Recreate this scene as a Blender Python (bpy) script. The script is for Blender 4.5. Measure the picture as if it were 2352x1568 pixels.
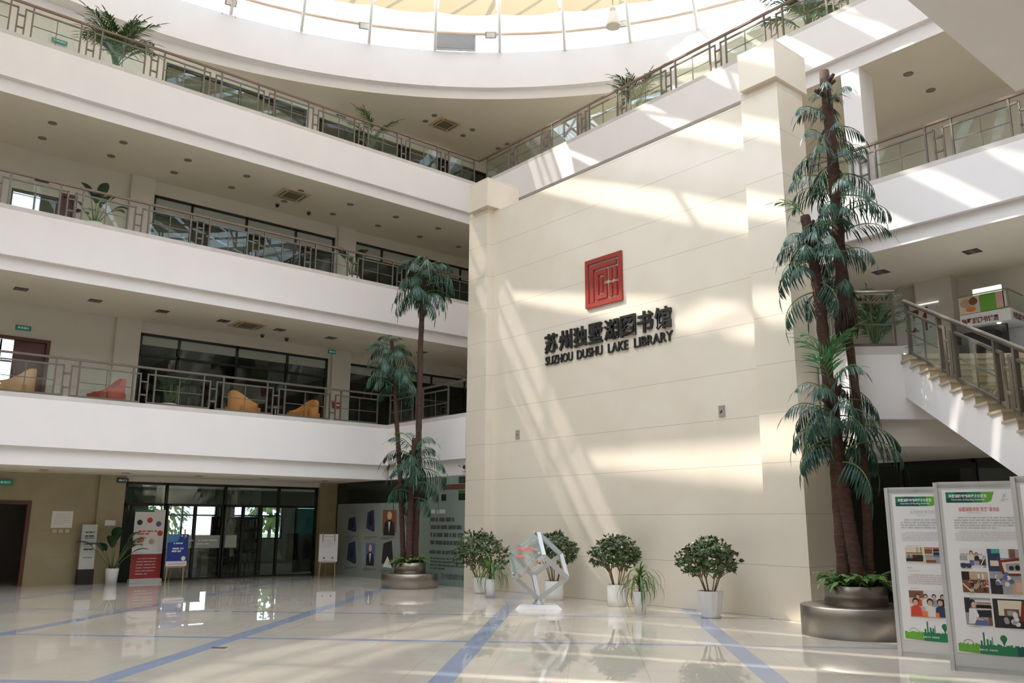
import bpy, math, random
from mathutils import Vector, Matrix
rnd = random.Random(7)
PI = math.pi
S = bpy.context.scene
COL = S.collection
for o in list(bpy.data.objects):
    bpy.data.objects.remove(o)

# ------------------------------------------------------------------ camera
cam = bpy.data.cameras.new('camera')
camo = bpy.data.objects.new('camera', cam)
COL.objects.link(camo)
cam.sensor_fit = 'HORIZONTAL'
cam.sensor_width = 36.0
cam.lens = 1935.81 / 2352 * 36.0
cam.clip_end = 400
th, yaw, roll = map(math.radians, (12.1637, 139.864, 0.2484))
F = Vector((math.cos(th)*math.cos(yaw), math.cos(th)*math.sin(yaw), math.sin(th)))
R0 = Vector((math.sin(yaw), -math.cos(yaw), 0))
U0 = R0.cross(F)
R = math.cos(roll)*R0 + math.sin(roll)*U0
U = -math.sin(roll)*R0 + math.cos(roll)*U0
camo.matrix_world = Matrix(((R.x, U.x, -F.x, 0), (R.y, U.y, -F.y, 0), (R.z, U.z, -F.z, 1.6), (0, 0, 0, 1)))
S.camera = camo

# ------------------------------------------------------------------ sky, sun, exposure
w = bpy.data.worlds.new('sky'); S.world = w
w.use_nodes = True
bg = w.node_tree.nodes['Background']
bg.inputs['Color'].default_value = (0.785, 0.90, 1.08, 1)
bg.inputs['Strength'].default_value = 6.2
sun = bpy.data.lights.new('sun', 'SUN')
suno = bpy.data.objects.new('sun', sun)
COL.objects.link(suno)
SUN_AZ, SUN_EL = math.radians(216), math.radians(51)      # where the sun stands
sd = Vector((math.cos(SUN_EL)*math.cos(SUN_AZ), math.cos(SUN_EL)*math.sin(SUN_AZ), math.sin(SUN_EL)))
suno.rotation_euler = sd.to_track_quat('Z', 'Y').to_euler()
suno.location = (-20, -10, 40)
sun.energy = 7.4
sun.color = (1.0, 0.92, 0.82)
sun.angle = math.radians(0.6)
S.view_settings.view_transform = 'Standard'
S.view_settings.look = 'None'
S.view_settings.gamma = 1.0
S.view_settings.use_curve_mapping = False
S.view_settings.exposure = 0.12
cy = S.cycles
cy.max_bounces = 8
cy.diffuse_bounces = 5
cy.glossy_bounces = 4
cy.transmission_bounces = 4
cy.transparent_max_bounces = 24
cy.caustics_reflective = False
cy.caustics_refractive = False
cy.use_denoising = True
cy.sample_clamp_indirect = 6.0

# ------------------------------------------------------------------ materials
M = {}
def newmat(name):
    m = bpy.data.materials.new(name); m.use_nodes = True
    M[name] = m
    nt = m.node_tree
    return m, nt, nt.nodes['Principled BSDF']
def mat(name, col, rough=0.6, metal=0.0, spec=0.5, noise=0.0, scale=6.0, bump=0.0, emit=None, estr=0.0, stretch=None, col2=None):
    m, nt, p = newmat(name)
    p.inputs['Base Color'].default_value = (*col, 1)
    p.inputs['Roughness'].default_value = rough
    p.inputs['Metallic'].default_value = metal
    p.inputs['Specular IOR Level'].default_value = spec
    if emit:
        p.inputs['Emission Color'].default_value = (*emit, 1)
        p.inputs['Emission Strength'].default_value = estr
    if noise or bump:
        tc = nt.nodes.new('ShaderNodeTexCoord')
        src = tc.outputs['Object']
        if stretch:
            mp = nt.nodes.new('ShaderNodeMapping'); mp.inputs['Scale'].default_value = stretch
            nt.links.new(src, mp.inputs['Vector']); src = mp.outputs['Vector']
        n = nt.nodes.new('ShaderNodeTexNoise')
        n.inputs['Scale'].default_value = scale
        n.inputs['Detail'].default_value = 5
        nt.links.new(src, n.inputs['Vector'])
        if noise:
            r = nt.nodes.new('ShaderNodeValToRGB')
            c2 = col2 or tuple(max(0, c*(1-noise)) for c in col)
            r.color_ramp.elements[0].position = 0.3; r.color_ramp.elements[0].color = (*c2, 1)
            r.color_ramp.elements[1].position = 0.7; r.color_ramp.elements[1].color = (*col, 1)
            nt.links.new(n.outputs['Fac'], r.inputs['Fac'])
            nt.links.new(r.outputs['Color'], p.inputs['Base Color'])
        if bump:
            b = nt.nodes.new('ShaderNodeBump'); b.inputs['Strength'].default_value = bump
            b.inputs['Distance'].default_value = 0.02
            nt.links.new(n.outputs['Fac'], b.inputs['Height'])
            nt.links.new(b.outputs['Normal'], p.inputs['Normal'])
    return m
def glassmat(name, tint, gloss=(1, 1, 1), base=0.04, rough=0.0, graze=0.75):
    m = bpy.data.materials.new(name); m.use_nodes = True; M[name] = m
    nt = m.node_tree; nt.nodes.clear()
    out = nt.nodes.new('ShaderNodeOutputMaterial')
    tr = nt.nodes.new('ShaderNodeBsdfTransparent'); tr.inputs['Color'].default_value = (*tint, 1)
    gl = nt.nodes.new('ShaderNodeBsdfGlossy'); gl.inputs['Color'].default_value = (*gloss, 1)
    gl.inputs['Roughness'].default_value = rough
    lw = nt.nodes.new('ShaderNodeLayerWeight'); lw.inputs['Blend'].default_value = 0.3
    mr = nt.nodes.new('ShaderNodeMapRange')
    mr.inputs['To Min'].default_value = base; mr.inputs['To Max'].default_value = graze
    nt.links.new(lw.outputs['Fresnel'], mr.inputs['Value'])
    mx = nt.nodes.new('ShaderNodeMixShader')
    nt.links.new(mr.outputs['Result'], mx.inputs['Fac'])
    nt.links.new(tr.outputs[0], mx.inputs[1]); nt.links.new(gl.outputs[0], mx.inputs[2])
    nt.links.new(mx.outputs[0], out.inputs['Surface'])
    return m
def sailmat(name, col):
    m = bpy.data.materials.new(name); m.use_nodes = True; M[name] = m
    nt = m.node_tree; nt.nodes.clear()
    out = nt.nodes.new('ShaderNodeOutputMaterial')
    d = nt.nodes.new('ShaderNodeBsdfDiffuse'); d.inputs['Color'].default_value = (*col, 1)
    t = nt.nodes.new('ShaderNodeBsdfTranslucent'); t.inputs['Color'].default_value = (*col, 1)
    mx = nt.nodes.new('ShaderNodeMixShader'); mx.inputs['Fac'].default_value = 0.45
    nt.links.new(d.outputs[0], mx.inputs[1]); nt.links.new(t.outputs[0], mx.inputs[2])
    nt.links.new(mx.outputs[0], out.inputs['Surface'])
def marble(name, c1, c2, rough, joint=None, jdir='Z', jcol=(0.42, 0.36, 0.27), spec=0.5):
    """cream stone with soft cloudy veins and thin horizontal joints every `joint` metres"""
    m, nt, p = newmat(name)
    p.inputs['Roughness'].default_value = rough
    p.inputs['Specular IOR Level'].default_value = spec
    g = nt.nodes.new('ShaderNodeNewGeometry')
    n = nt.nodes.new('ShaderNodeTexNoise'); n.inputs['Scale'].default_value = 0.9; n.inputs['Detail'].default_value = 8
    n.inputs['Distortion'].default_value = 0.6
    nt.links.new(g.outputs['Position'], n.inputs['Vector'])
    r = nt.nodes.new('ShaderNodeValToRGB')
    r.color_ramp.elements[0].position = 0.32; r.color_ramp.elements[0].color = (*c2, 1)
    r.color_ramp.elements[1].position = 0.68; r.color_ramp.elements[1].color = (*c1, 1)
    nt.links.new(n.outputs['Fac'], r.inputs['Fac'])
    col = r.outputs['Color']
    if joint:
        sx = nt.nodes.new('ShaderNodeSeparateXYZ'); nt.links.new(g.outputs['Position'], sx.inputs[0])
        dv = nt.nodes.new('ShaderNodeMath'); dv.operation = 'DIVIDE'; dv.inputs[1].default_value = joint
        nt.links.new(sx.outputs[jdir], dv.inputs[0])
        fr = nt.nodes.new('ShaderNodeMath'); fr.operation = 'FRACT'; nt.links.new(dv.outputs[0], fr.inputs[0])
        lt = nt.nodes.new('ShaderNodeMath'); lt.operation = 'LESS_THAN'; lt.inputs[1].default_value = 0.009/joint
        nt.links.new(fr.outputs[0], lt.inputs[0])
        mx = nt.nodes.new('ShaderNodeMixRGB'); mx.inputs['Color2'].default_value = (*jcol, 1)
        nt.links.new(lt.outputs[0], mx.inputs['Fac']); nt.links.new(col, mx.inputs['Color1'])
        col = mx.outputs['Color']
    nt.links.new(col, p.inputs['Base Color'])
    return m
def floormat():
    """polished cream tiles with blue-grey inlaid bands on a diagonal grid"""
    m, nt, p = newmat('floor_tiles')
    p.inputs['Roughness'].default_value = 0.012
    p.inputs['Specular IOR Level'].default_value = 1.0
    g = nt.nodes.new('ShaderNodeNewGeometry')
    sx = nt.nodes.new('ShaderNodeSeparateXYZ'); nt.links.new(g.outputs['Position'], sx.inputs[0])
    def mth(op, a, b=None):
        k = nt.nodes.new('ShaderNodeMath'); k.operation = op
        for i, v in enumerate((a, b)):
            if v is None: continue
            if isinstance(v, (int, float)): k.inputs[i].default_value = v
            else: nt.links.new(v, k.inputs[i])
        return k.outputs[0]
    P = 4.9
    sm = mth('ADD', sx.outputs['X'], sx.outputs['Y'])
    df = mth('SUBTRACT', sx.outputs['X'], sx.outputs['Y'])
    def band(v, off, wid, per):
        f = mth('FRACT', mth('DIVIDE', mth('ADD', v, off), per))
        return mth('LESS_THAN', mth('ABSOLUTE', mth('SUBTRACT', f, 0.5)), wid/2/per)
    b1 = band(sm, 2.12 + P*20.5, 0.37, P)
    b2 = band(df, 17.2 + P*20.5, 0.22, P)
    bands = mth('MAXIMUM', b1, b2)
    j = mth('MAXIMUM', band(sm, 2.12 + P*20.5, 0.008, P/4), band(df, 17.2 + P*20.5, 0.008, P/4))
    n = nt.nodes.new('ShaderNodeTexNoise'); n.inputs['Scale'].default_value = 0.8; n.inputs['Detail'].default_value = 7
    nt.links.new(g.outputs['Position'], n.inputs['Vector'])
    r = nt.nodes.new('ShaderNodeValToRGB')
    r.color_ramp.elements[0].position = 0.3; r.color_ramp.elements[0].color = (0.60, 0.54, 0.45, 1)
    r.color_ramp.elements[1].position = 0.7; r.color_ramp.elements[1].color = (0.68, 0.615, 0.52, 1)
    nt.links.new(n.outputs['Fac'], r.inputs['Fac'])
    mj = nt.nodes.new('ShaderNodeMixRGB'); mj.inputs['Color2'].default_value = (0.46, 0.40, 0.31, 1)
    nt.links.new(j, mj.inputs['Fac']); nt.links.new(r.outputs['Color'], mj.inputs['Color1'])
    mx = nt.nodes.new('ShaderNodeMixRGB'); mx.inputs['Color2'].default_value = (0.36, 0.405, 0.53, 1)
    nt.links.new(bands, mx.inputs['Fac']); nt.links.new(mj.outputs['Color'], mx.inputs['Color1'])
    nt.links.new(mx.outputs['Color'], p.inputs['Base Color'])
def leafmat(name, c1, c2, rough=0.45, trans=0.0):
    m, nt, p = newmat(name)
    g = nt.nodes.new('ShaderNodeNewGeometry')
    r = nt.nodes.new('ShaderNodeValToRGB')
    r.color_ramp.elements[0].color = (*c1, 1); r.color_ramp.elements[1].color = (*c2, 1)
    nt.links.new(g.outputs['Random Per Island'], r.inputs['Fac'])
    nt.links.new(r.outputs['Color'], p.inputs['Base Color'])
    p.inputs['Roughness'].default_value = rough

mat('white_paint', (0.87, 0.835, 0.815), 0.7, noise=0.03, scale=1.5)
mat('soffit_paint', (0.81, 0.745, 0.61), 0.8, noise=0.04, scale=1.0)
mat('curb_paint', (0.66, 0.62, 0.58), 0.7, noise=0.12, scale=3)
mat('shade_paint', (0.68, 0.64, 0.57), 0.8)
marble('cream_marble', (0.80, 0.725, 0.60), (0.755, 0.675, 0.55), 0.16, joint=0.889, jcol=(0.50, 0.44, 0.355))
marble('olive_marble', (0.40, 0.345, 0.215), (0.34, 0.29, 0.175), 0.25, joint=0.68, jcol=(0.33, 0.27, 0.17))
floormat()
mat('steel', (0.37, 0.335, 0.295), 0.36, 1.0, noise=0.14, scale=14, stretch=(1, 1, 30))
mat('rail_steel', (0.15, 0.13, 0.105), 0.42, 0.4)
mat('rail_brown', (0.17, 0.115, 0.085), 0.35, 0.3)
mat('black_frame', (0.016, 0.017, 0.017), 0.4)
mat('dark_glass_back', (0.02, 0.024, 0.024), 0.5)
glassmat('rail_glass', (0.90, 0.94, 0.915), (0.9, 1.0, 0.97), 0.010, graze=0.17)
glassmat('shop_glass', (0.60, 0.66, 0.64), (0.9, 1, 0.97), 0.07, graze=0.4)
glassmat('gallery_glass', (0.58, 0.64, 0.62), (0.9, 1, 0.97), 0.02, graze=0.25)
glassmat('dark_glass', (0.10, 0.14, 0.135), (0.9, 1, 1), 0.05, graze=0.5)
glassmat('green_glass', (0.03, 0.085, 0.07), (0.9, 1, 1), 0.04, graze=0.4)
glassmat('roof_glass', (0.97, 0.985, 1.0), (1, 1, 1), 0.03)
glassmat('acrylic', (0.86, 0.93, 0.92), (1, 1, 1), 0.10, graze=0.6)
mat('frosted_glass', (0.42, 0.46, 0.42), 0.35)
mat('wood_brown', (0.135, 0.045, 0.03), 0.4, noise=0.3, scale=5, stretch=(1, 1, 0.15))
mat('wood_olive', (0.27, 0.215, 0.125), 0.45, noise=0.22, scale=9, stretch=(6, 6, 0.3))
mat('black', (0.012, 0.012, 0.013), 0.5)
mat('sign_black', (0.018, 0.019, 0.018), 0.45)
mat('sign_red', (0.30, 0.032, 0.022), 0.4)
mat('pot_white', (0.80, 0.79, 0.77), 0.25)
mat('soil', (0.045, 0.03, 0.02), 0.9)
mat('bark_palm', (0.085, 0.040, 0.025), 0.85, noise=0.5, scale=9, bump=0.6, stretch=(1, 1, 3))
mat('bark_dark', (0.06, 0.032, 0.02), 0.9, noise=0.4, scale=20, bump=0.5)
mat('twig', (0.24, 0.155, 0.085), 0.8)
leafmat('leaf_palm', (0.007, 0.040, 0.026), (0.020, 0.090, 0.054), 0.45)
leafmat('leaf_palm_light', (0.05, 0.24, 0.06), (0.10, 0.36, 0.14), 0.4)
leafmat('leaf_bush', (0.026, 0.050, 0.014), (0.105, 0.150, 0.055), 0.38)
leafmat('leaf_spider', (0.05, 0.12, 0.025), (0.16, 0.30, 0.06), 0.45)
leafmat('leaf_fern', (0.07, 0.15, 0.03), (0.20, 0.32, 0.08), 0.5)
leafmat('leaf_broad', (0.012, 0.040, 0.014), (0.035, 0.085, 0.03), 0.3)
leafmat('leaf_areca', (0.03, 0.085, 0.02), (0.09, 0.17, 0.045), 0.45)
leafmat('leaf_tree', (0.05, 0.10, 0.02), (0.20, 0.26, 0.06), 0.6)
mat('stalk', (0.10, 0.19, 0.05), 0.5)
mat('truss_white', (0.90, 0.88, 0.84), 0.5)
mat('truss_tan', (0.72, 0.55, 0.40), 0.5)
mat('louver_grey', (0.42, 0.41, 0.39), 0.5)
mat('lamp_body', (0.40, 0.37, 0.31), 0.5)
mat('lamp_bell', (0.86, 0.80, 0.68), 0.35)
sailmat('sail_fabric', (0.44, 0.345, 0.21))
mat('downlight_ring', (0.24, 0.21, 0.17), 0.4)
mat('downlight_can', (0.05, 0.045, 0.04), 0.3, 0.4)
mat('lamp_glow', (1, 0.95, 0.85), 0.4, emit=(1, 0.93, 0.8), estr=9)
mat('ac_cream', (0.62, 0.52, 0.33), 0.5)
mat('ac_dark', (0.16, 0.14, 0.10), 0.6)
mat('exit_green', (0.012, 0.11, 0.075), 0.4, emit=(0.02, 0.30, 0.19), estr=0.12)
mat('exit_dark', (0.015, 0.025, 0.022), 0.4)
mat('exit_mark', (0.7, 0.9, 0.8), 0.5, emit=(0.6, 1, 0.85), estr=0.25)
mat('paper', (0.80, 0.79, 0.78), 0.55)
mat('paper_grey', (0.60, 0.62, 0.60), 0.5)
mat('text_grey', (0.50, 0.50, 0.50), 0.6)
mat('text_pale', (0.60, 0.52, 0.53), 0.6)
mat('text_dark', (0.05, 0.06, 0.06), 0.6)
mat('text_red', (0.62, 0.10, 0.13), 0.5)
mat('text_mint', (0.52, 0.62, 0.55), 0.5)
mat('text_white', (0.85, 0.88, 0.85), 0.5)
mat('alu', (0.60, 0.60, 0.58), 0.42, 0.35)
mat('board_grey', (0.56, 0.565, 0.55), 0.5)
mat('poster_green', (0.012, 0.20, 0.075), 0.45)
mat('poster_teal', (0.004, 0.085, 0.075), 0.45)
mat('poster_lime', (0.14, 0.40, 0.045), 0.45)
mat('poster_red', (0.36, 0.035, 0.035), 0.5)
mat('poster_blue', (0.012, 0.045, 0.30), 0.4)
mat('poster_sky', (0.05, 0.25, 0.55), 0.4)
mat('easel_wood', (0.42, 0.27, 0.13), 0.5)
mat('mural_glass', (0.25, 0.275, 0.25), 0.12)
mat('mural_band', (0.016, 0.020, 0.016), 0.2)
mat('mural_mint', (0.215, 0.265, 0.23), 0.15)
mat('mural_green', (0.035, 0.12, 0.03), 0.2)
mat('chair_orange', (0.52, 0.20, 0.045), 0.7)
mat('chair_red', (0.42, 0.075, 0.05), 0.7)
mat('chair_tan', (0.48, 0.26, 0.12), 0.7)
mat('shop_white', (0.78, 0.79, 0.78), 0.4)
mat('shop_light', (0.9, 0.9, 0.9), 0.4, emit=(1, 0.98, 0.95), estr=0.8)
mat('shop_red', (0.16, 0.008, 0.010), 0.4)
mat('stair_stone', (0.50, 0.42, 0.29), 0.35, noise=0.14, scale=3)
mat('cube_alu', (0.58, 0.59, 0.60), 0.35, 0.3)
mat('cube_blue', (0.50, 0.575, 0.60), 0.25, 0.1)
mat('cube_red', (0.75, 0.07, 0.05), 0.4)
mat('base_white', (0.82, 0.81, 0.80), 0.35)
mat('shelf_dark', (0.07, 0.06, 0.05), 0.6)
mat('desk_white', (0.65, 0.66, 0.67), 0.5)
mat('grille', (0.40, 0.375, 0.34), 0.4, 0.3)
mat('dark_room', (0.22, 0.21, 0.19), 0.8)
mat('room_wall', (0.45, 0.44, 0.41), 0.8)
mat('grass_out', (0.16, 0.22, 0.08), 0.9)
for nm, c in dict(ph_skin=(0.62, 0.40, 0.28), ph_hair=(0.015, 0.012, 0.012), ph_blue=(0.10, 0.14, 0.30), ph_white=(0.74, 0.72, 0.70),
                  ph_red=(0.62, 0.06, 0.035), ph_orange=(0.75, 0.22, 0.07), ph_black=(0.02, 0.02, 0.022), ph_brown=(0.20, 0.085, 0.045),
                  ph_tan=(0.52, 0.38, 0.24), ph_grey=(0.34, 0.34, 0.36), ph_cream=(0.72, 0.64, 0.48), ph_frame=(0.20, 0.025, 0.02),
                  ph_yellow=(0.75, 0.60, 0.28), ph_teal=(0.06, 0.34, 0.36), ph_pink=(0.70, 0.42, 0.36), ph_navy=(0.03, 0.045, 0.09)).items():
    mat(nm, c, 0.5)

# ------------------------------------------------------------------ mesh builder
class MB:
    def __init__(self, m='white_paint'):
        self.v, self.f, self.fm, self.mats, self.sm = [], [], [], [], []
        self.mat(m)
        self.T = None
    def mat(self, m):
        if m not in self.mats: self.mats.append(m)
        self.cur = self.mats.index(m)
        return self
    def vert(self, p):
        p = Vector(p)
        if self.T is not None: p = self.T @ p
        self.v.append(p); return len(self.v)-1
    def face(self, idx, smooth=False):
        self.f.append(tuple(idx)); self.fm.append(self.cur); self.sm.append(smooth)
    def poly(self, pts, smooth=False):
        self.face([self.vert(p) for p in pts], smooth)
    def box(self, a, b):
        x0, y0, z0 = a; x1, y1, z1 = b
        i = [self.vert(p) for p in ((x0, y0, z0), (x1, y0, z0), (x1, y1, z0), (x0, y1, z0), (x0, y0, z1), (x1, y0, z1), (x1, y1, z1), (x0, y1, z1))]
        for q in ((3, 2, 1, 0), (4, 5, 6, 7), (0, 1, 5, 4), (1, 2, 6, 5), (2, 3, 7, 6), (3, 0, 4, 7)):
            self.face([i[k] for k in q])
    def cbox(self, c, s):
        self.box([c[k]-s[k]/2 for k in range(3)], [c[k]+s[k]/2 for k in range(3)])
    def bar(self, p, q, wd, ht=None, up=(0, 0, 1)):
        p, q = Vector(p), Vector(q); ht = ht or wd
        d = (q-p).normalized(); up = Vector(up)
        if abs(d.dot(up)) > 0.97: up = Vector((1, 0, 0)) if abs(d.x) < 0.9 else Vector((0, 1, 0))
        s = d.cross(up).normalized(); u = s.cross(d)
        c = [(-1, -1), (1, -1), (1, 1), (-1, 1)]
        i = [self.vert(e + s*a*wd/2 + u*b*ht/2) for e in (p, q) for a, b in c]
        for k in range(4):
            self.face([i[k], i[(k+1) % 4], i[4+(k+1) % 4], i[4+k]])
        self.face([i[3], i[2], i[1], i[0]]); self.face(i[4:])
    def tube(self, pts, rad, n=8, caps=True, smooth=True):
        pts = [Vector(p) for p in pts]
        if not isinstance(rad, (list, tuple)): rad = [rad]*len(pts)
        rings = []; ref = Vector((0.31, 0.2, 0.93))
        for k, p in enumerate(pts):
            d = (pts[min(k+1, len(pts)-1)] - pts[max(k-1, 0)]).normalized()
            if abs(d.dot(ref)) > 0.98: ref = Vector((1, 0.1, 0))
            s = d.cross(ref).normalized(); u = s.cross(d)
            rings.append([self.vert(p + (s*math.cos(2*PI*j/n) + u*math.sin(2*PI*j/n))*rad[k]) for j in range(n)])
        for a, b in zip(rings, rings[1:]):
            for j in range(n): self.face([a[j], a[(j+1) % n], b[(j+1) % n], b[j]], smooth)
        if caps:
            self.face(rings[0][::-1]); self.face(rings[-1])
    def lathe(self, prof, c=(0, 0, 0), n=32, smooth=True, flat_n=None):
        rings = [[self.vert((c[0]+r*math.cos(2*PI*j/n), c[1]+r*math.sin(2*PI*j/n), c[2]+z)) for j in range(n)] for r, z in prof]
        for a, b in zip(rings, rings[1:]):
            for j in range(n): self.face([a[j], a[(j+1) % n], b[(j+1) % n], b[j]], smooth)
        if prof[0][0] > 1e-4: self.face(rings[0][::-1])
        if prof[-1][0] > 1e-4: self.face(rings[-1])
    def prism(self, poly, z0, z1):
        a = [self.vert((x, y, z0)) for x, y in poly]; b = [self.vert((x, y, z1)) for x, y in poly]
        n = len(poly)
        for k in range(n): self.face([a[k], a[(k+1) % n], b[(k+1) % n], b[k]])
        self.face(a[::-1]); self.face(b)
    def extrude(self, poly3, vec):
        vec = Vector(vec)
        a = [self.vert(p) for p in poly3]; b = [self.vert(Vector(p)+vec) for p in poly3]
        n = len(poly3)
        for k in range(n): self.face([a[k], a[(k+1) % n], b[(k+1) % n], b[k]])
        self.face(a[::-1]); self.face(b)
    def rect(self, o, ax, ay, x0, y0, x1, y1, lift=0.0):
        """flat rectangle on a panel with origin o and axes ax (across) and ay (up)"""
        o, ax, ay = Vector(o), Vector(ax), Vector(ay); n = ax.cross(ay).normalized()*lift
        self.poly([o+ax*x+ay*y+n for x, y in ((x0, y0), (x1, y0), (x1, y1), (x0, y1))])
    def shape(self, o, ax, ay, pts, lift=0.0):
        o, ax, ay = Vector(o), Vector(ax), Vector(ay); n = ax.cross(ay).normalized()*lift
        self.poly([o+ax*x+ay*y+n for x, y in pts])
    def disc(self, o, ax, ay, cx, cy, rx, ry=None, lift=0.0, n=14):
        ry = ry or rx
        self.shape(o, ax, ay, [(cx+rx*math.cos(2*PI*k/n), cy+ry*math.sin(2*PI*k/n)) for k in range(n)], lift)
    def build(self, name, parent=None, world=False):
        me = bpy.data.meshes.new(name)
        vs = self.v
        if world and parent is not None:
            L = Vector(parent.location)
            pp = parent.parent
            while pp: L = L + Vector(pp.location); pp = pp.parent
            vs = [p-L for p in vs]
        me.from_pydata([tuple(p) for p in vs], [], self.f)
        for m in self.mats: me.materials.append(M[m])
        me.polygons.foreach_set('material_index', self.fm)
        me.polygons.foreach_set('use_smooth', self.sm)
        me.update()
        o = bpy.data.objects.new(name, me); COL.objects.link(o)
        if parent is not None: o.parent = parent
        return o

def tag(o, label=None, cat=None, group=None, kind=None):
    if label: o['label'] = label
    if cat: o['category'] = cat
    if group: o['group'] = group
    if kind: o['kind'] = kind
    return o
def thing(name, label, cat, loc=(0, 0, 0), rz=0.0, group=None):
    o = bpy.data.objects.new(name, None); COL.objects.link(o)
    o.location = loc; o.rotation_euler = (0, 0, rz); o.empty_display_size = 0.1
    return tag(o, label, cat, group)
def struct(name, mb, label, cat='building part', parent=None):
    return tag(mb.build(name, parent), label, cat, kind='structure')
def kids(o): return [c for c in bpy.data.objects if c.parent == o]
def dup(o, parent=None, tree=None):
    c = o.copy(); COL.objects.link(c); c.parent = parent
    for ch in (tree or TREE(o)).get(o, []): dup(ch, c, tree or TREE(o))
    return c
def TREE(root):
    t = {}
    for o in bpy.data.objects:
        if o.parent: t.setdefault(o.parent, []).append(o)
    return t
def copy_thing(root, loc, label, rz=None, group=None, scale=None):
    t = TREE(root)
    c = dup(root, None, t)
    c.location = loc
    if rz is not None: c.rotation_euler = (0, 0, rz)
    if scale: c.scale = (scale,)*3
    c['label'] = label
    if group: c['group'] = group
    return c

_txt = {}
def glyphs(body, bold=0.0, depth=0.0):
    key = (body, bold, depth)
    if key in _txt: return _txt[key]
    cu = bpy.data.curves.new('lettering', 'FONT')
    cu.body = body; cu.size = 1.0; cu.offset = bold; cu.extrude = depth; cu.resolution_u = 3
    ob = bpy.data.objects.new('lettering', cu); COL.objects.link(ob)
    dg = bpy.context.evaluated_depsgraph_get()
    me = bpy.data.meshes.new_from_object(ob.evaluated_get(dg), depsgraph=dg)
    vs = [v.co.copy() for v in me.vertices]; fs = [tuple(p.vertices) for p in me.polygons]
    bpy.data.objects.remove(ob); bpy.data.curves.remove(cu); bpy.data.meshes.remove(me)
    _txt[key] = (vs, fs); return vs, fs
def text(mb, body, o, ax, ay, x0, y0, x1, y1, lift=0.004, bold=0.0, depth=0.0):
    """letters fitted into the box x0..x1, y0..y1 of a panel"""
    vs, fs = glyphs(body, bold, 0.5 if depth else 0.0)
    if not vs: return
    mnx = min(v.x for v in vs); mxx = max(v.x for v in vs); mny = min(v.y for v in vs); mxy = max(v.y for v in vs)
    o, ax, ay = Vector(o), Vector(ax), Vector(ay); n = ax.cross(ay).normalized()
    sx = (x1-x0)/max(1e-6, mxx-mnx); sy = (y1-y0)/max(1e-6, mxy-mny)
    base = len(mb.v)
    for v in vs: mb.vert(o + ax*(x0+(v.x-mnx)*sx) + ay*(y0+(v.y-mny)*sy) + n*(lift+(v.z+0.5)*depth if depth else lift))
    for f in fs: mb.face([base+k for k in f])
def lines(mb, o, ax, ay, x0, y0, x1, y1, n, fill=0.5, lift=0.004, seed=1, last=0.6, indent=0.06):
    """rows of small print too fine to read: broken dashes, one run per word"""
    r = random.Random(seed); h = (y1-y0)/n
    for k in range(n):
        yb = y1-(k+1)*h+h*(1-fill)/2
        x = x0+(indent*(x1-x0) if k == 0 else 0); xe = x1 if k < n-1 else x0+(x1-x0)*last
        while x < xe-0.003:
            wd = min(r.uniform(0.5, 2.6)*h, xe-x)
            mb.rect(o, ax, ay, x, yb, x+wd, yb+h*fill, lift); x += wd+h*r.uniform(0.18, 0.5)
ORD = ['first', 'second', 'third', 'fourth', 'fifth', 'sixth', 'seventh', 'eighth', 'ninth', 'tenth', 'eleventh', 'twelfth']

# ------------------------------------------------------------------ building shell
XA, YB, XW, YW = -21.55, 16.65, -24.85, 20.1          # left balcony edge, far balcony edge, left wall, far wall
LV = {2: (2.83, 3.25, 4.44), 3: (7.23, 7.56, 8.75), 4: (11.51, 11.86, 13.02)}   # soffit, step, curb top
CEIL = 15.75

fl = MB('floor_tiles'); fl.box((-45, -16, -0.3), (14, 34, 0.0))
struct('floor', fl, 'polished cream tiled floor with blue-grey diagonal inlay bands', 'floor')
gr = MB('grass_out'); gr.box((-120, -60, -0.5), (-45, 90, -0.1))
struct('ground_outside', gr, 'grass outside beyond the ground-floor windows', 'ground')

def slab(mb, along, a0, a1, face, back, lv):
    """balcony slab with stepped white edge; along 'y' faces +x, along 'x' faces -y"""
    zb, zs, zt = lv; s = -1 if along == 'y' else 1
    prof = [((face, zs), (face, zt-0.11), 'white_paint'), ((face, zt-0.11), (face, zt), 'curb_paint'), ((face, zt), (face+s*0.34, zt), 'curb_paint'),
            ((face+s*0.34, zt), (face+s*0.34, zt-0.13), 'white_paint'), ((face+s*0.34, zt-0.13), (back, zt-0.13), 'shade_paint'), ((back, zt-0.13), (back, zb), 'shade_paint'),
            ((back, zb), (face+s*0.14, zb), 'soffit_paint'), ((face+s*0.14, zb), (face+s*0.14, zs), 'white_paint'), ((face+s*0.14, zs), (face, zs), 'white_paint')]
    for (p, pz), (q, qz), m in prof:
        mb.mat(m)
        if along == 'y': mb.poly([(p, a0, pz), (p, a1, pz), (q, a1, qz), (q, a0, qz)])
        else: mb.poly([(a0, p, pz), (a1, p, pz), (a1, q, qz), (a0, q, qz)])
    pts = [k[0] for k in prof]
    for a in (a0, a1):
        mb.mat('white_paint')
        mb.poly([(p, a, z) if along == 'y' else (a, p, z) for p, z in pts])
NM = {2: 'second', 3: 'third', 4: 'fourth'}
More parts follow.
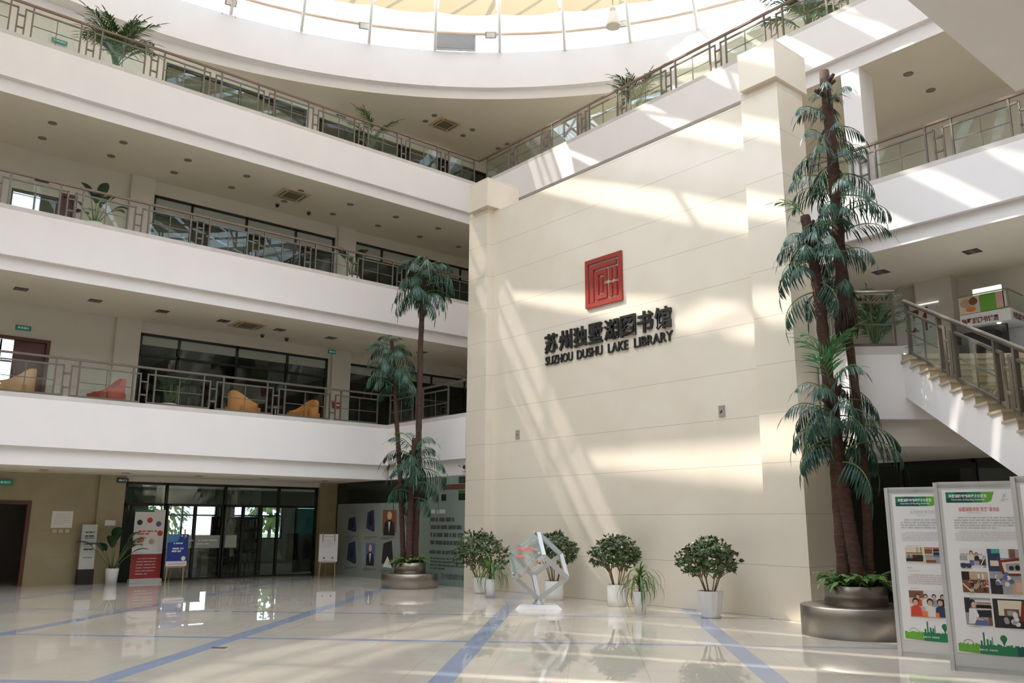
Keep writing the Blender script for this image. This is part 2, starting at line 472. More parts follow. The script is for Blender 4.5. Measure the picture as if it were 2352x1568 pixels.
for k, lv in LV.items():
    b = MB(); slab(b, 'y', -16, 6.6, XA, -27.7, lv); slab(b, 'y', 6.6, 20.1, XA, -33.6, lv)
    struct('slab_left', b, f'white stepped balcony edge of the {NM[k]} floor along the left side', 'balcony slab')
    b = MB()
    if k == 2:
        slab(b, 'x', XA, -17.66, 13.30, 20.1, lv)
        # chamfered landing in front of the far side
        u = Vector((.70711, .70711, 0)); v = Vector((-.70711, .70711, 0)); Mp = Vector((-6.78, 12.85, 0))
        zb, zs, zt = lv
        A = [Mp, Mp+u*5.0, Vector((-3.24, 20.1, 0)), Vector((-7.96, 20.1, 0)), Vector((-7.96, 14.03, 0))]
        b.mat('white_paint'); b.prism([(p.x, p.y) for p in A], zs, zt-0.14)
        n1 = Vector((.70711, -.70711, 0))
        i = Mp+v*0.12+u*0.14
        b.mat('shade_paint'); b.prism([(i.x, i.y), ((i+u*4.8).x, (i+u*4.8).y), (-3.4, 20.1), (-7.95, 20.1), (-7.95, 14.2)], zb, zs)
        b.mat('curb_paint'); c0 = Mp+u*0.9; ci = c0+v*0.3
        b.prism([(Mp.x, Mp.y), (c0.x, c0.y), (ci.x, ci.y), ((Mp+v*0.3+u*0.3).x, (Mp+v*0.3+u*0.3).y), (-7.96, 14.45), (-7.96, 14.03)], zt-0.14, zt)
    else:
        slab(b, 'x', XA, 14, YB, 20.1, lv)
    struct('slab_front', b, f'white stepped balcony edge of the {NM[k]} floor on the far side', 'balcony slab')
b = MB('white_paint'); b.box((-3.52, -16, 7.6), (14, 11.7, 8.75)); b.mat('white_paint'); b.box((-3.52, -16, 7.23), (14, 11.7, 7.6))
struct('slab_right', b, 'pale underside of the near gallery overhanging the top right corner', 'balcony slab')

# roof soffit with its round opening
def ringpts(c, r, z, n=144): return [(c[0]+r*math.cos(2*PI*k/n), c[1]+r*math.sin(2*PI*k/n), z) for k in range(n)]
def loft(mb, A, B, m, smooth=True):
    mb.mat(m); a = [mb.vert(p) for p in A]; b = [mb.vert(p) for p in B]; n = len(a)
    for k in range(n): mb.face([a[k], a[(k+1) % n], b[(k+1) % n], b[k]], smooth)
C1, C2 = (-7.10, 4.85), (-7.72, 5.42)
b = MB('soffit_paint')
loft(b, ringpts(C1, 31, CEIL), ringpts(C1, 17.85, CEIL), 'soffit_paint')
loft(b, ringpts(C1, 31, CEIL+0.3), ringpts(C1, 31, CEIL), 'soffit_paint')
loft(b, ringpts(C1, 17.85, CEIL+0.31), ringpts(C1, 31, CEIL+0.31), 'soffit_paint')
struct('ceiling', b, 'top-floor ceiling around the round roof opening', 'ceiling')
b = MB('white_paint')
loft(b, ringpts(C1, 17.85, CEIL), ringpts(C1, 17.85, CEIL+0.31), 'white_paint')
loft(b, ringpts(C1, 17.85, CEIL+0.31), ringpts(C2, 16.80, CEIL+0.32), 'white_paint')
loft(b, ringpts(C2, 16.80, CEIL+0.32), ringpts(C2, 16.85, 17.42), 'white_paint')
loft(b, ringpts(C2, 16.85, 17.42), ringpts(C2, 19.5, 17.42), 'white_paint')
struct('trim_1', b, 'curved white ring beam around the round roof opening', 'ring beam')

def wall_holes(mb, axis, pos, th, a0, a1, z0, z1, holes):
    """wall across `axis` at pos..pos+th from a0..a1, z0..z1 with rectangular holes (a0,a1,z0,z1)"""
    def bx(p0, p1, q0, q1):
        if p1-p0 < 1e-4 or q1-q0 < 1e-4: return
        lo, hi = min(pos, pos+th), max(pos, pos+th)
        if axis == 'x': mb.box((lo, p0, q0), (hi, p1, q1))
        else: mb.box((p0, lo, q0), (p1, hi, q1))
    cur = a0
    for h0, h1, g0, g1 in sorted(holes):
        bx(cur, h0, z0, z1); bx(h0, h1, z0, g0); bx(h0, h1, g1, z1); cur = h1
    bx(cur, a1, z0, z1)

# left wall, storey by storey, with its columns
cols = [(6.36, 7.02), (13.10, 13.78)]
b = MB('olive_marble')
wall_holes(b, 'x', XW, -0.25, -16, 20.1, 0, 2.83, [(3.15, 4.80, 0, 2.10), (7.06, 12.92, 0, 2.68)])
b.box((XW, 6.36, 0), (XW+0.13, 7.02, 2.83)); b.box((XW, 12.92, 0), (XW+0.13, 13.5, 2.83))
struct('wall_left', b, 'olive beige stone wall of the ground floor on the left', 'wall')
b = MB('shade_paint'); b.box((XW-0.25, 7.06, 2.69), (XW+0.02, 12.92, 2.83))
struct('trim_2', b, 'pale lintel band above the ground-floor shopfront', 'lintel')
for k, z0, z1, holes in ((2, 4.31, 7.23, [(3.15, 4.79, 4.31, 6.32), (7.06, 13.02, 4.31, 6.90), (13.80, 19.6, 4.31, 6.85)]),
                         (3, 8.62, 11.51, [(3.42, 4.56, 8.62, 10.33), (4.62, 4.95, 8.62, 10.45), (7.06, 13.05, 8.62, 11.10), (13.82, 19.6, 8.62, 11.16)]),
                         (4, 12.89, CEIL, [(7.02, 11.74, 12.89, 15.42), (12.2, 19.6, 12.89, 15.3)])):
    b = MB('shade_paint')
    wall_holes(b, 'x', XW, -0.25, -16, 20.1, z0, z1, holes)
    if k < 4:
        for c in cols: b.box((XW, c[0], z0), (XW+0.13, c[1], z1))
    struct('wall_left', b, f'white back wall of the {NM[k]} floor on the left', 'wall')
# far wall
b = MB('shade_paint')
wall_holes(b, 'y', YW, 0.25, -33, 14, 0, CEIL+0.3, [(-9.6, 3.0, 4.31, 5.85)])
b.box((-8.6, 19.75, 4.3), (-7.77, YW, 7.23))
struct('wall_front', b, 'white far wall behind the balconies', 'wall')
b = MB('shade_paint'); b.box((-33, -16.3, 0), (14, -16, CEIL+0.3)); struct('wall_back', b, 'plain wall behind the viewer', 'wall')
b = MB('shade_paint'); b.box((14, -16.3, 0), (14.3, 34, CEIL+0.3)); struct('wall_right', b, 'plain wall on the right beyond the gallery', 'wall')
# columns between the floors of the far balcony
b = MB('white_paint'); b.box((-8.47, 16.80, 8.62), (-8.05, 17.4, 11.51)); struct('column', b, 'white square column on the third-floor balcony behind the tall palm', 'column')

# rooms behind the left wall
b = MB('room_wall')
wall_holes(b, 'x', -33.0, -0.25, 6.6, 20.1, 0, 2.83, [(10.2, 12.85, 0.95, 2.25), (13.5, 15.6, 0.95, 2.25), (16.2, 18.2, 0.95, 2.25)])
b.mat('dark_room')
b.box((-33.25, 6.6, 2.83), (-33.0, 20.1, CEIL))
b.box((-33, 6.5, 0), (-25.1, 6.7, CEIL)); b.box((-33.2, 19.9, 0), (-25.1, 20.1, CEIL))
b.mat('room_wall')
wall_holes(b, 'x', -27.5, -0.2, -16, 6.5, 4.31, 7.23, [(3.0, 4.55, 4.9, 6.8)])
wall_holes(b, 'x', -27.5, -0.2, -16, 6.5, 8.62, 11.51, [(3.55, 4.62, 9.3, 11.25)])
wall_holes(b, 'x', -27.5, -0.2, -16, 6.5, 12.89, CEIL, [])
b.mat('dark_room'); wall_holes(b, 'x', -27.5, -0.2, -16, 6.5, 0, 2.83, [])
struct('wall_left_outer', b, 'outer wall of the rooms behind the left shopfronts', 'wall')

WN = [0]
def window(axis, pos, a0, a1, z0, z1, mulls, trans, label, glass='gallery_glass', fw=0.07, dep=0.10, band=None, wood=None, name='window'):
    """framed glazing standing in a wall opening; one pane per field"""
    WN[0] += 1
    r = thing(f'{name}_{WN[0]}', label, 'window', (pos, a0, z0) if axis == 'x' else (a0, pos, z0)); r['kind'] = 'structure'
    def P(a, d, z): return (d, a-a0, z-z0) if axis == 'x' else (a-a0, d, z-z0)
    def bx(mb, p0, p1, q0, q1, dd):
        A, B = P(p0, -dd/2, q0), P(p1, dd/2, q1)
        mb.box([min(A[k], B[k]) for k in range(3)], [max(A[k], B[k]) for k in range(3)])
    f = MB('black_frame')
    bx(f, a0, a1, z1-fw, z1, dep); bx(f, a0, a1, z0, z0+fw*0.7, dep)
    xs = [a0+fw/2] + list(mulls) + [a1-fw/2]
    for x in xs: bx(f, x-fw/2, x+fw/2, z0, z1, dep)
    for t in trans: bx(f, a0, a1, t-fw/2, t+fw/2, dep)
    f.build('window_frame', r)
    zs = [z0] + list(trans) + [z1]
    for x0, x1 in zip(xs, xs[1:]):
        for q, (y0, y1) in enumerate(zip(zs, zs[1:])):
            if wood and q == 0:
                g = MB(wood); bx(g, x0+fw/2, x1-fw/2, y0+0.03, y1-0.03, 0.05); g.build('panel', r)
            else:
                g = MB(glass); bx(g, x0+fw/2, x1-fw/2, y0+0.03, y1-0.03, 0.012); g.build('pane', r)
    if band:
        g = MB('frosted_glass')
        for x0, x1 in zip(xs, xs[1:]): bx(g, x0+fw/2, x1-fw/2, z1-fw-band, z1-fw, 0.02)
        g.build('frosted_band', r)
    return r
shop = window('x', -24.95, 7.06, 12.92, 0.0, 2.68, [8.21, 9.92, 11.61], [2.07], 'black-framed glass shopfront and doors of the ground floor on the left', glass='shop_glass')
g = MB('text_white')
for y0, y1 in ((8.45, 9.05), (9.15, 9.75)):
    for z in (0.93,): lines(g, (0.03, 0, 0), (0, 1, 0), (0, 0, 1), y0-7.06, z, y1-7.06, z+0.2, 2, 0.3, 0.03, seed=int(y0*10))
g.build('door_lettering', shop)
g = MB('frosted_glass')
for y0, y1 in ((8.30, 9.05), (9.10, 9.85), (10.0, 10.35)): g.box((-0.015, y0-7.06, 0.86), (0.02, y1-7.06, 1.22))
g.build('frosted_strip', shop)
g = MB('black_frame')
for y in (8.26, 9.06, 9.88, 10.5, 11.05): g.box((-0.05, y-7.06-0.04, 0), (0.05, y-7.06+0.04, 2.07))
g.build('door_stile', shop)
g = MB('green_glass'); g.box((-0.03, 12.2-7.06, 0.1), (-0.02, 12.85-7.06, 2.03)); g.build('tinted_pane', shop)
window('x', -24.95, 7.06, 13.02, 4.31, 6.90, [8.18, 9.94, 11.60], [6.28], 'black-framed glazing of the second floor left of the white column', band=0.26)
window('x', -24.95, 13.80, 19.6, 4.31, 6.85, [15.5, 17.2, 18.7], [6.25], 'black-framed glazing of the second floor behind the left palm', band=0.26, glass='dark_glass')
window('x', -24.95, 7.06, 13.05, 8.62, 11.10, [8.21, 9.94, 11.63], [10.55], 'black-framed glazing of the third floor with a frosted top strip', band=0.42)
window('x', -24.95, 13.82, 19.6, 8.62, 11.16, [14.93, 16.6, 18.41], [10.6], 'black-framed glazing of the third floor nearest the corner', band=0.42)
window('x', -24.95, 3.42, 4.56, 8.62, 10.33, [], [], 'clear pane beside the brown door on the third floor', fw=0.05)
window('x', -24.95, 7.02, 11.74, 12.89, 15.42, [8.2, 9.4, 10.6], [14.75], 'olive wood panel front on the fourth floor', wood='wood_olive', glass='shop_glass')
window('x', -24.95, 12.2, 19.6, 12.89, 15.3, [13.3, 14.7, 16.1, 17.5], [14.6], 'olive panel front on the fourth floor nearest the corner', wood='wood_olive', glass='shop_glass')
for y0, y1 in ((10.2, 12.85), (13.5, 15.6), (16.2, 18.2)):
    window('x', -33.1, y0, y1, 0.95, 2.25, [y0+(y1-y0)/2], [1.85], 'outer window seen through the ground-floor shopfront', glass='roof_glass', fw=0.06)
window('x', -27.6, 3.0, 4.55, 4.9, 6.8, [3.5, 4.05], [5.5, 6.1], 'bright gridded window seen through the second-floor doorway', glass='roof_glass', fw=0.05)
window('x', -27.6, 3.55, 4.62, 9.3, 11.25, [4.42], [], 'bright window seen through the third-floor pane', glass='roof_glass', fw=0.05)
# ground-floor glazing on the far side under the landing
window('y', 16.95, -13.5, 3.0, 0.0, 2.83, [-12.2, -10.8, -9.4, -8.0, -6.6, -5.2, -3.8, -2.4, -1.0], [2.3], 'dark glass front under the stair landing', glass='dark_glass')
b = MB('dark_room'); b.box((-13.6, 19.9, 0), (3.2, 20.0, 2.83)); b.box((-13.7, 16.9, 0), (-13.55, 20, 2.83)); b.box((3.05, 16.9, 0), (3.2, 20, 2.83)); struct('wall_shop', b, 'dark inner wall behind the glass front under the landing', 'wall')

def door(pos, y0, y1, z0, z1, label, name='door', leaf=0.0, wood='wood_brown'):
    WN[0] += 1
    r = thing(f'{name}_{WN[0]}', label, 'door', (pos, y0, z0)); r['kind'] = 'structure'
    f = MB(wood); d = 0.09
    f.box((-0.12, -d, 0), (0.03, 0, z1-z0+d)); f.box((-0.12, y1-y0, 0), (0.03, y1-y0+d, z1-z0+d)); f.box((-0.12, 0, z1-z0), (0.03, y1-y0, z1-z0+d))
    f.build('door_frame', r)
    if leaf:
        l = MB(wood); l.box((-0.10, y1-y0-leaf, 0.0), (-0.05, y1-y0, z1-z0)); l.build('door_leaf', r)
        l = MB('steel'); l.tube([(-0.03, y1-y0-leaf+0.08, 0.9), (-0.03, y1-y0-leaf+0.08, 1.25)], 0.014); l.build('door_handle', r)
door(XW, 3.15, 4.71, 0, 2.02, 'dark doorway with brown frame at the ground floor left edge')
door(XW, 3.15, 4.70, 4.31, 6.23, 'brown framed double door on the second floor, one leaf open', leaf=0.75)
door(XW, 4.66, 4.92, 8.62, 10.40, 'narrow brown door leaf beside the third-floor pane', leaf=0.26)

# ------------------------------------------------------------------ feature wall
b = MB('cream_marble'); b.box((-16.83, 13.50, 0), (-8.79, 14.15, 9.83))
fw_ = struct('wall_feature', b, 'tall cream marble wall carrying the red emblem and lettering', 'wall')
for x0, x1, c0, c1, sd_ in ((-17.63, -16.83, -17.47, -16.68, 'left'), (-8.79, -7.985, -8.73, -7.92, 'right')):
    b = MB('cream_marble'); b.box((x0, 13.31, 0), (x1, 14.2, 9.92)); p = b.build('pilaster', fw_)
    b = MB('cream_marble'); b.box((c0, 13.18, 9.91), (c1, 14.28, 10.70)); b.build('cap', p)

# ------------------------------------------------------------------ skylight
CR = (-7.5, 5.35)
sk = thing('skylight_roof', 'round glass skylight with white ribs and tan ring tubes over the hall', 'skylight', (CR[0], CR[1], 17.4)); sk['kind'] = 'structure'
def pol(r, a, z): return (r*math.cos(a), r*math.sin(a), z)
RA = [math.radians(146.4+7.5*k) for k in range(48)]
rib = MB('truss_white')
rib.tube([(17.0, 0, 0), (17.0, 0, 2.6)], 0.060, 8)
r_post = rib.build('post', sk)
st = MB('truss_white'); st.tube([(16.98, 0, 0.0), (16.15, 0, 1.05), (15.2, 0, 2.5)], 0.055, 8)
r_st = st.build('strut', sk)
ra = MB('truss_white'); ra.tube([(17.0, 0, 2.6), (12.0, 0, 4.4), (7.0, 0, 5.5), (2.2, 0, 6.0)], 0.075, 8)
ra.tube([(15.2, 0, 2.5), (12.0, 0, 3.6), (7.0, 0, 4.7), (2.2, 0, 5.4)], 0.05, 6)
r_ra = ra.build('rafter', sk)
for k, a in enumerate(RA):
    for src in (r_post, r_st, r_ra):
        if src is r_ra and k % 2: continue
        o = src if k == 0 else src.copy()
        if k: COL.objects.link(o); o.parent = sk
        o.rotation_euler = (0, 0, a)
def hoop(rad, z, r, m, nm, n=96):
    h = MB(m)
    pts = [pol(rad, 2*PI*k/n, z) for k in range(n)]
    rings = []
    for k in range(n):
        a = 2*PI*k/n
        rings.append([h.vert(((rad+r*math.cos(2*PI*j/6))*math.cos(a), (rad+r*math.cos(2*PI*j/6))*math.sin(a), z+r*math.sin(2*PI*j/6))) for j in range(6)])
    for k in range(n):
        A, B = rings[k], rings[(k+1) % n]
        for j in range(6): h.face([A[j], A[(j+1) % 6], B[(j+1) % 6], B[j]], True)
    return h.build(nm, sk)
hoop(16.98, 0.66, 0.062, 'truss_tan', 'ring_tube'); hoop(16.98, 1.53, 0.062, 'truss_tan', 'ring_tube'); hoop(17.0, 2.6, 0.07, 'truss_tan', 'ring_tube')
hoop(12.0, 4.4, 0.08, 'truss_white', 'ring_tube'); hoop(7.0, 5.5, 0.08, 'truss_white', 'ring_tube'); hoop(2.2, 6.0, 0.12, 'truss_white', 'ring_tube')
td = MB('truss_white')
for a in RA: td.tube([pol(16.98, a+math.radians(3.75), 0.66), pol(16.98, a+math.radians(3.75), 1.53)], 0.016, 5)
td.build('tie_rod', sk)
gz = MB('roof_glass')
prof = [(17.1, 0.02), (17.1, 2.7), (12.0, 4.5), (7.0, 5.62), (2.2, 6.1), (0.05, 6.15)]
nn = 48
rg = [[gz.vert(pol(r, RA[0]+2*PI*k/nn, z)) for k in range(nn)] for r, z in prof]
for A, B in zip(rg, rg[1:]):
    for k in range(nn): gz.face([A[k], A[(k+1) % nn], B[(k+1) % nn], B[k]])
gz.build('glazing', sk)
# sails, louvre, lamps under the skylight
SAIL = {}
for k in range(48):
    tight = k in (5, 6, 7, 8)  # out-of-view sails widened on purpose to shut sun gaps above the floor
    if tight not in SAIL:
        b = MB('sail_fabric'); n = 6; hb = math.radians(3.75); g = []
        for p in range(n+1):
            row = []; rad = 15.75-(15.75-5.2)*p/n
            for q in range(n+1):
                f = q/n*2-1; gap = (0.06+0.17*min(1, p/n*2.0))*min(1.0, (rad/11.5)**1.4)*(0.25 if tight else 1.0)
                an = f*(hb-gap/rad); zz = 0.62+(15.75-rad)*0.06
                row.append(b.vert(pol(rad+(0.10*(1-f*f) if p == 0 else 0), an, zz-0.16*(1-f*f)*math.sin(PI*(0.15+0.85*p/n)) + (0.06*(1-f*f) if p == 0 else 0))))
            g.append(row)
        for p in range(n):
            for q in range(n): b.face([g[p][q], g[p+1][q], g[p+1][q+1], g[p][q+1]], True)
        o = b.build('shade_sail'); SAIL[tight] = o
    else:
        o = SAIL[tight].copy(); COL.objects.link(o)
    o.location = (CR[0], CR[1], 17.4); o.rotation_euler = (0, 0, RA[k]+math.radians(3.75))
    tag(o, {47: 'largest peach sail in view, hung over the grey louvre at the top centre', 46: 'peach sail hanging right of the largest one, above the floodlight', 45: 'peach sail above the middle of the marble wall, rightmost of three in view'}.get(k, 'taut peach fabric shade sail under the skylight, out past the picture top'), 'shade sail', 'fabric sails under the skylight')

lv = thing('roof_louver', 'grey slatted louvre panel standing on the white ring beam', 'louvre', (0, 0, 0))
p0, p1 = Vector((-21.66, 14.76, 17.42)), Vector((-20.87, 15.86, 17.42)); ax = (p1-p0).normalized(); lv.location = p0
b = MB('louver_grey'); L = (p1-p0).length
for q in ((Vector((0, 0, 0)), Vector((0, 0, 0.62))), (ax*L, ax*L+Vector((0, 0, 0.62))), (Vector((0, 0, 0.6)), ax*L+Vector((0, 0, 0.6))), (Vector((0, 0, 0.02)), ax*L+Vector((0, 0, 0.02)))): b.bar(q[0], q[1], 0.05)
b.build('frame', lv)
b = MB('louver_grey'); nrm = -Vector((0, 0, 1)).cross(ax)
for k in range(13):
    z = 0.05+k*0.043; b.extrude([ax*0.02+Vector((0, 0, z)), ax*0.02+nrm*0.03+Vector((0, 0, z+0.022)), ax*0.02+nrm*0.03+Vector((0, 0, z+0.028)), ax*0.02+Vector((0, 0, z+0.006))], ax*(L-0.04))
b.build('slats', lv)

def floodlight(p, label):
    r = thing('floodlight', label, 'floodlight', p, math.atan2(CR[1]-p[1], CR[0]-p[0]), 'floodlights on the roof ring')
    b = MB('lamp_body'); b.T = Matrix.Rotation(math.radians(30), 4, 'Y')
    b.extrude([(-0.10, -0.17, -0.08), (0.10, -0.20, -0.12), (0.12, -0.20, 0.10), (-0.06, -0.17, 0.13), (-0.12, -0.15, 0.05)], (0, 0.36, 0)); b.build('housing', r)
    b = MB('lamp_bell'); b.T = Matrix.Rotation(math.radians(30), 4, 'Y'); b.box((0.10, -0.15, -0.08), (0.125, 0.13, 0.08)); b.build('lens', r)
    b = MB('louver_grey'); b.tube([(-0.30, -0.2, -0.5), (0, -0.22, 0), (0, 0.2, 0), (-0.30, 0.2, -0.5)], 0.012, 5); b.build('bracket', r)
for p, l in (((-22.74, 12.62, 17.95), 'floodlight clamped to a rib left of the grey louvre'), ((-20.40, 16.20, 17.95), 'floodlight clamped to a rib right of the grey louvre'),
             ((-17.05, 19.20, 18.0), 'floodlight beside the hanging bell lamp'), ((-24.05, 8.55, 17.72), 'floodlight at the top left above the curved beam')):
    floodlight(p, l)
r = thing('pendant_lamp', 'cream bell-shaped lamp hanging from the skylight', 'lamp', (-14.04, 15.40, 14.84))
b = MB('lamp_bell'); b.lathe([(0.20, 0.0), (0.195, 0.06), (0.16, 0.22), (0.11, 0.36), (0.085, 0.46)], n=28); b.build('shade', r)
b = MB('lamp_bell'); b.lathe([(0.085, 0.46), (0.085, 0.56), (0.05, 0.63), (0.02, 0.66)], n=20); b.build('cap', r)
b = MB('louver_grey'); b.tube([(0, 0, 0.64), (0, 0, 4.4)], 0.012, 6); b.build('cord', r)
b = MB('lamp_glow'); b.lathe([(0.001, 0.10), (0.05, 0.13), (0.06, 0.18), (0.03, 0.26), (0.001, 0.28)], n=14); b.build('bulb', r)

# ------------------------------------------------------------------ railings
def railing(name, label, P0, dirv, zbase, length, bays, pl, gl, h=0.88, slope=0.0, rail_m='rail_steel', frame_m='rail_steel', bottom=False, group='balcony railings', pw=0.045, tail=None, hr=0.026):
    P0 = Vector(P0); dv = Vector(dirv).normalized()
    r = thing(name, label, 'railing', (P0.x, P0.y, zbase), 0, group)
    def pt(s, z): return Vector((dv.x*s, dv.y*s, slope*s+z))
    up = Vector((-dv.x*slope, -dv.y*slope, 1))
    b = MB(rail_m)
    if rail_m == 'steel': b.tube([pt(0, h), pt(length, h)], 0.036, 10)
    else: b.bar(pt(0, h), pt(length, h), 0.062, 0.05)
    b.build('handrail', r)
    t = h-0.16
    def panel(s, L):
        f = MB(frame_m)
        f.bar(pt(s, t), pt(s+L, t), 0.035); f.bar(pt(s, t*0.5), pt(s+L, t*0.5), 0.018); f.bar(pt(s+L/2, 0.02), pt(s+L/2, t), 0.018)
        if bottom: f.bar(pt(s-0.02, 0.035), pt(s+L+0.02, 0.035), 0.04)
        fo = f.build('panel_frame', r)
        g = MB('rail_glass'); nn = Vector((-dv.y, dv.x, 0))*0.005
        q = [pt(s+0.03, 0.01), pt(s+L-0.03, 0.01), pt(s+L-0.03, t), pt(s+0.03, t)]
        g.extrude([k-nn for k in q], nn*2)
        g.build('glass_pane', fo)
        return fo
    def posts(s, L):
        for x in (s, s+L):
            p = MB(frame_m); p.bar(pt(x, 0.0), pt(x, h), pw, pw*0.8, up=dv); p.build('post', r)
    def conn(s, g):
        c = MB(frame_m); a = g*0.33
        c.bar(pt(s, t), pt(s+a, t), 0.035); c.bar(pt(s+g-a, t), pt(s+g, t), 0.035)
        for x in (s+a, s+g-a): c.bar(pt(x, 0), pt(x, t+0.018), 0.035)
        for z in (t*0.30, t*0.74): c.bar(pt(s+a, z), pt(s+g-a, z), 0.035)
        if bottom: c.bar(pt(s, 0.035), pt(s+a, 0.035), 0.04); c.bar(pt(s+g-a, 0.035), pt(s+g, 0.035), 0.04)
        c.build('connector', r)
    s = bays[0]
    for k in range(bays[1]):
        posts(s, pl); panel(s, pl)
        if k < bays[1]-1 or tail: conn(s+pl, gl)
        s += pl+gl
    return r
XR, YR = XA-0.09, YB+0.09
# left side runs along +y; bays keyed to the photographed posts
railing('balcony_railing', 'fourth-floor railing with dark brown handrail along the left balcony', (XR, -0.30, 0), (0, 1, 0), 13.02, 17.05, (0.105, 11), 1.075, 0.488, rail_m='rail_brown')
railing('balcony_railing', 'third-floor steel railing along the left balcony', (XR, -0.30, 0), (0, 1, 0), 8.75, 17.05, (0.11, 11), 1.06, 0.503, h=0.82, rail_m='rail_brown')
railing('balcony_railing', 'second-floor steel railing along the left balcony in front of the armchairs', (XR, -0.45, 0), (0, 1, 0), 4.44, 13.8, (0.10, 8), 1.22, 0.515, h=0.90, bottom=True)
railing('balcony_railing', 'fourth-floor railing rising above the emblem wall on the far side', (XR, YR, 0), (1, 0, 0), 13.02, 21.0, (0.43, 12), 1.13, 0.505, rail_m='rail_brown')
railing('balcony_railing', 'third-floor railing on the far side right of the tall palm', (-9.43, YR, 0), (1, 0, 0), 8.75, 10.0, (0.02, 6), 1.06, 0.52, h=0.84, rail_m='rail_brown')
railing('balcony_railing', 'short second-floor railing behind the left palm beside the marble wall', (XR, 13.39, 0), (1, 0, 0), 4.44, 3.95, (0.12, 2), 1.22, 0.515, h=0.90, bottom=True)
# landing and stair
SD = Vector((.70711, -.70711, 0)); SU = Vector((.70711, .70711, 0)); SV = -SD
LM = Vector((-6.78, 12.85, 0))
q = LM+SU*0.06+SV*0.06
railing('landing_railing', 'steel railing on the stair landing left of the stair, facing the left palm', q+SV*1.6, SD, 4.44, 1.6, (0.15, 1), 1.2, 0.4, h=0.92, rail_m='steel', bottom=True, group='stair and landing railings')
railing('landing_railing', 'short steel railing on the landing at the top of the stair', q, SU, 4.44, 0.80, (0.05, 1), 0.70, 0.4, h=0.92, rail_m='steel', bottom=True, group='stair and landing railings')
S0 = LM+SU*0.87
TR, RI, NS, SW = 0.34, 0.1485, 29, 2.9
st = thing('staircase', 'wide white staircase with beige stone treads descending to the right', 'staircase', (S0.x, S0.y, 0))
b = MB('white_paint')
# side walls and soffit as strips so the stepped outline stays clean
for k in range(NS):
    s0, s1 = k*TR, (k+1)*TR; zt = 4.30-(k+1)*RI
    def so(s): return max(0.0, 3.60-0.4385*s)
    P = [SD*s0+Vector((0, 0, so(s0))), SD*s1+Vector((0, 0, so(s1))), SD*s1+Vector((0, 0, zt)), SD*s0+Vector((0, 0, zt))]
    b.extrude(P, SU*SW)
b.build('stair_body', st)
tr0 = None
for k in range(NS):
    zt = 4.30-(k+1)*RI
    if tr0 is None:
        b = MB('stair_stone')
        b.extrude([SD*0.0-SU*0.035, SD*(TR+0.035)-SU*0.035, SD*(TR+0.035)-SU*0.035+Vector((0, 0, 0.035)), SD*0.0-SU*0.035+Vector((0, 0, 0.035))], SU*(SW+0.07))
        b.extrude([SD*0.0-SU*0.012, SD*0.02-SU*0.012, SD*0.02-SU*0.012+Vector((0, 0, RI)), SD*0.0-SU*0.012+Vector((0, 0, RI))], SU*(SW+0.024))
        tr0 = b.build('tread', st); o = tr0
    else:
        o = tr0.copy(); COL.objects.link(o); o.parent = st
    o.location = SD*(k*TR)+Vector((0, 0, zt))
railing('stair_railing', 'sloping steel stair railing with round handrail on the open side', S0+SU*0.10+SD*0.02, SD, 4.32, 9.6, (0.10, 6), 1.13, 0.47, h=0.86, slope=-RI/TR, rail_m='steel', bottom=True, group='stair and landing railings', pw=0.06)

# ------------------------------------------------------------------ ceiling fittings
def downlight_round():
    r = thing('downlight', 'x', 'ceiling light')
    b = MB('downlight_ring'); b.lathe([(0.105, -0.012), (0.105, 0.0), (0.075, 0.0), (0.075, -0.012), (0.105, -0.012)], n=18); b.build('trim_ring', r)
    b = MB('downlight_can'); b.lathe([(0.076, -0.006), (0.074, -0.003), (0.03, -0.001), (0.001, -0.001)], n=16); b.build('lamp_well', r)
    return r
def downlight_twin():
    r = thing('twin_downlight', 'x', 'ceiling light')
    b = MB('downlight_can'); b.box((-0.15, -0.15, -0.014), (0.15, 0.15, 0.0)); b.build('frame', r)
    for s in (-1, 1):
        b = MB('downlight_ring'); b.lathe([(0.001, -0.03), (0.03, -0.03), (0.045, -0.015), (0.055, -0.012)], (s*0.0, s*0.068, 0), n=14); b.build('spot', r)
    return r
dr, dt = downlight_round(), downlight_twin(); used = [False, False]
def put(kind, loc, label, group):
    src = (dr, dt)[kind]
    if not used[kind]:
        used[kind] = True; src.location = loc; src['label'] = label; src['group'] = group; return
    copy_thing(src, loc, label, group=group)
for row, x in (('outer', -22.71), ('inner', -23.84)):
    for k in range(9):
        put(0, (x, 3.81+1.714*k, 11.51), f'round recessed ceiling light on the third floor, {ORD[k]} from the left in the {row} row', 'third-floor ceiling lights')
for k in range(8):
    put(1, (-23.29, 3.69+1.71*k, 7.23), f'square twin recessed light on the second-floor ceiling, {ORD[k]} from the left', 'second-floor ceiling lights')
for k, x in enumerate((-8.68, -6.70)):
    put(1, (x, 18.30, 7.23), f'square twin recessed light over the snack shop, {("left", "right")[k]} one', 'lights over the snack shop')
for k in range(5):
    put(0, (-23.28, 4.68+1.9*k, 2.83), f'round recessed light in the ground-floor ceiling on the left, {ORD[k]} from the left', 'ground-floor ceiling lights')
for k, (x, y) in enumerate(((-22.89, 15.65), (-23.46, 15.65), (-22.9, 17.36), (-23.5, 17.38), (-22.98, 19.1), (-23.51, 19.08))):
    put(0, (x, y, CEIL), f'round recessed light in the top ceiling corner, {ORD[k]} counting from the air vent', 'top-floor corner ceiling lights')
for k, y in enumerate((17.91, 19.03)):
    put(0, (-7.46, y, 11.51), f'round recessed light under the upper far balcony, {("front", "rear")[k]} one', 'far balcony ceiling lights')
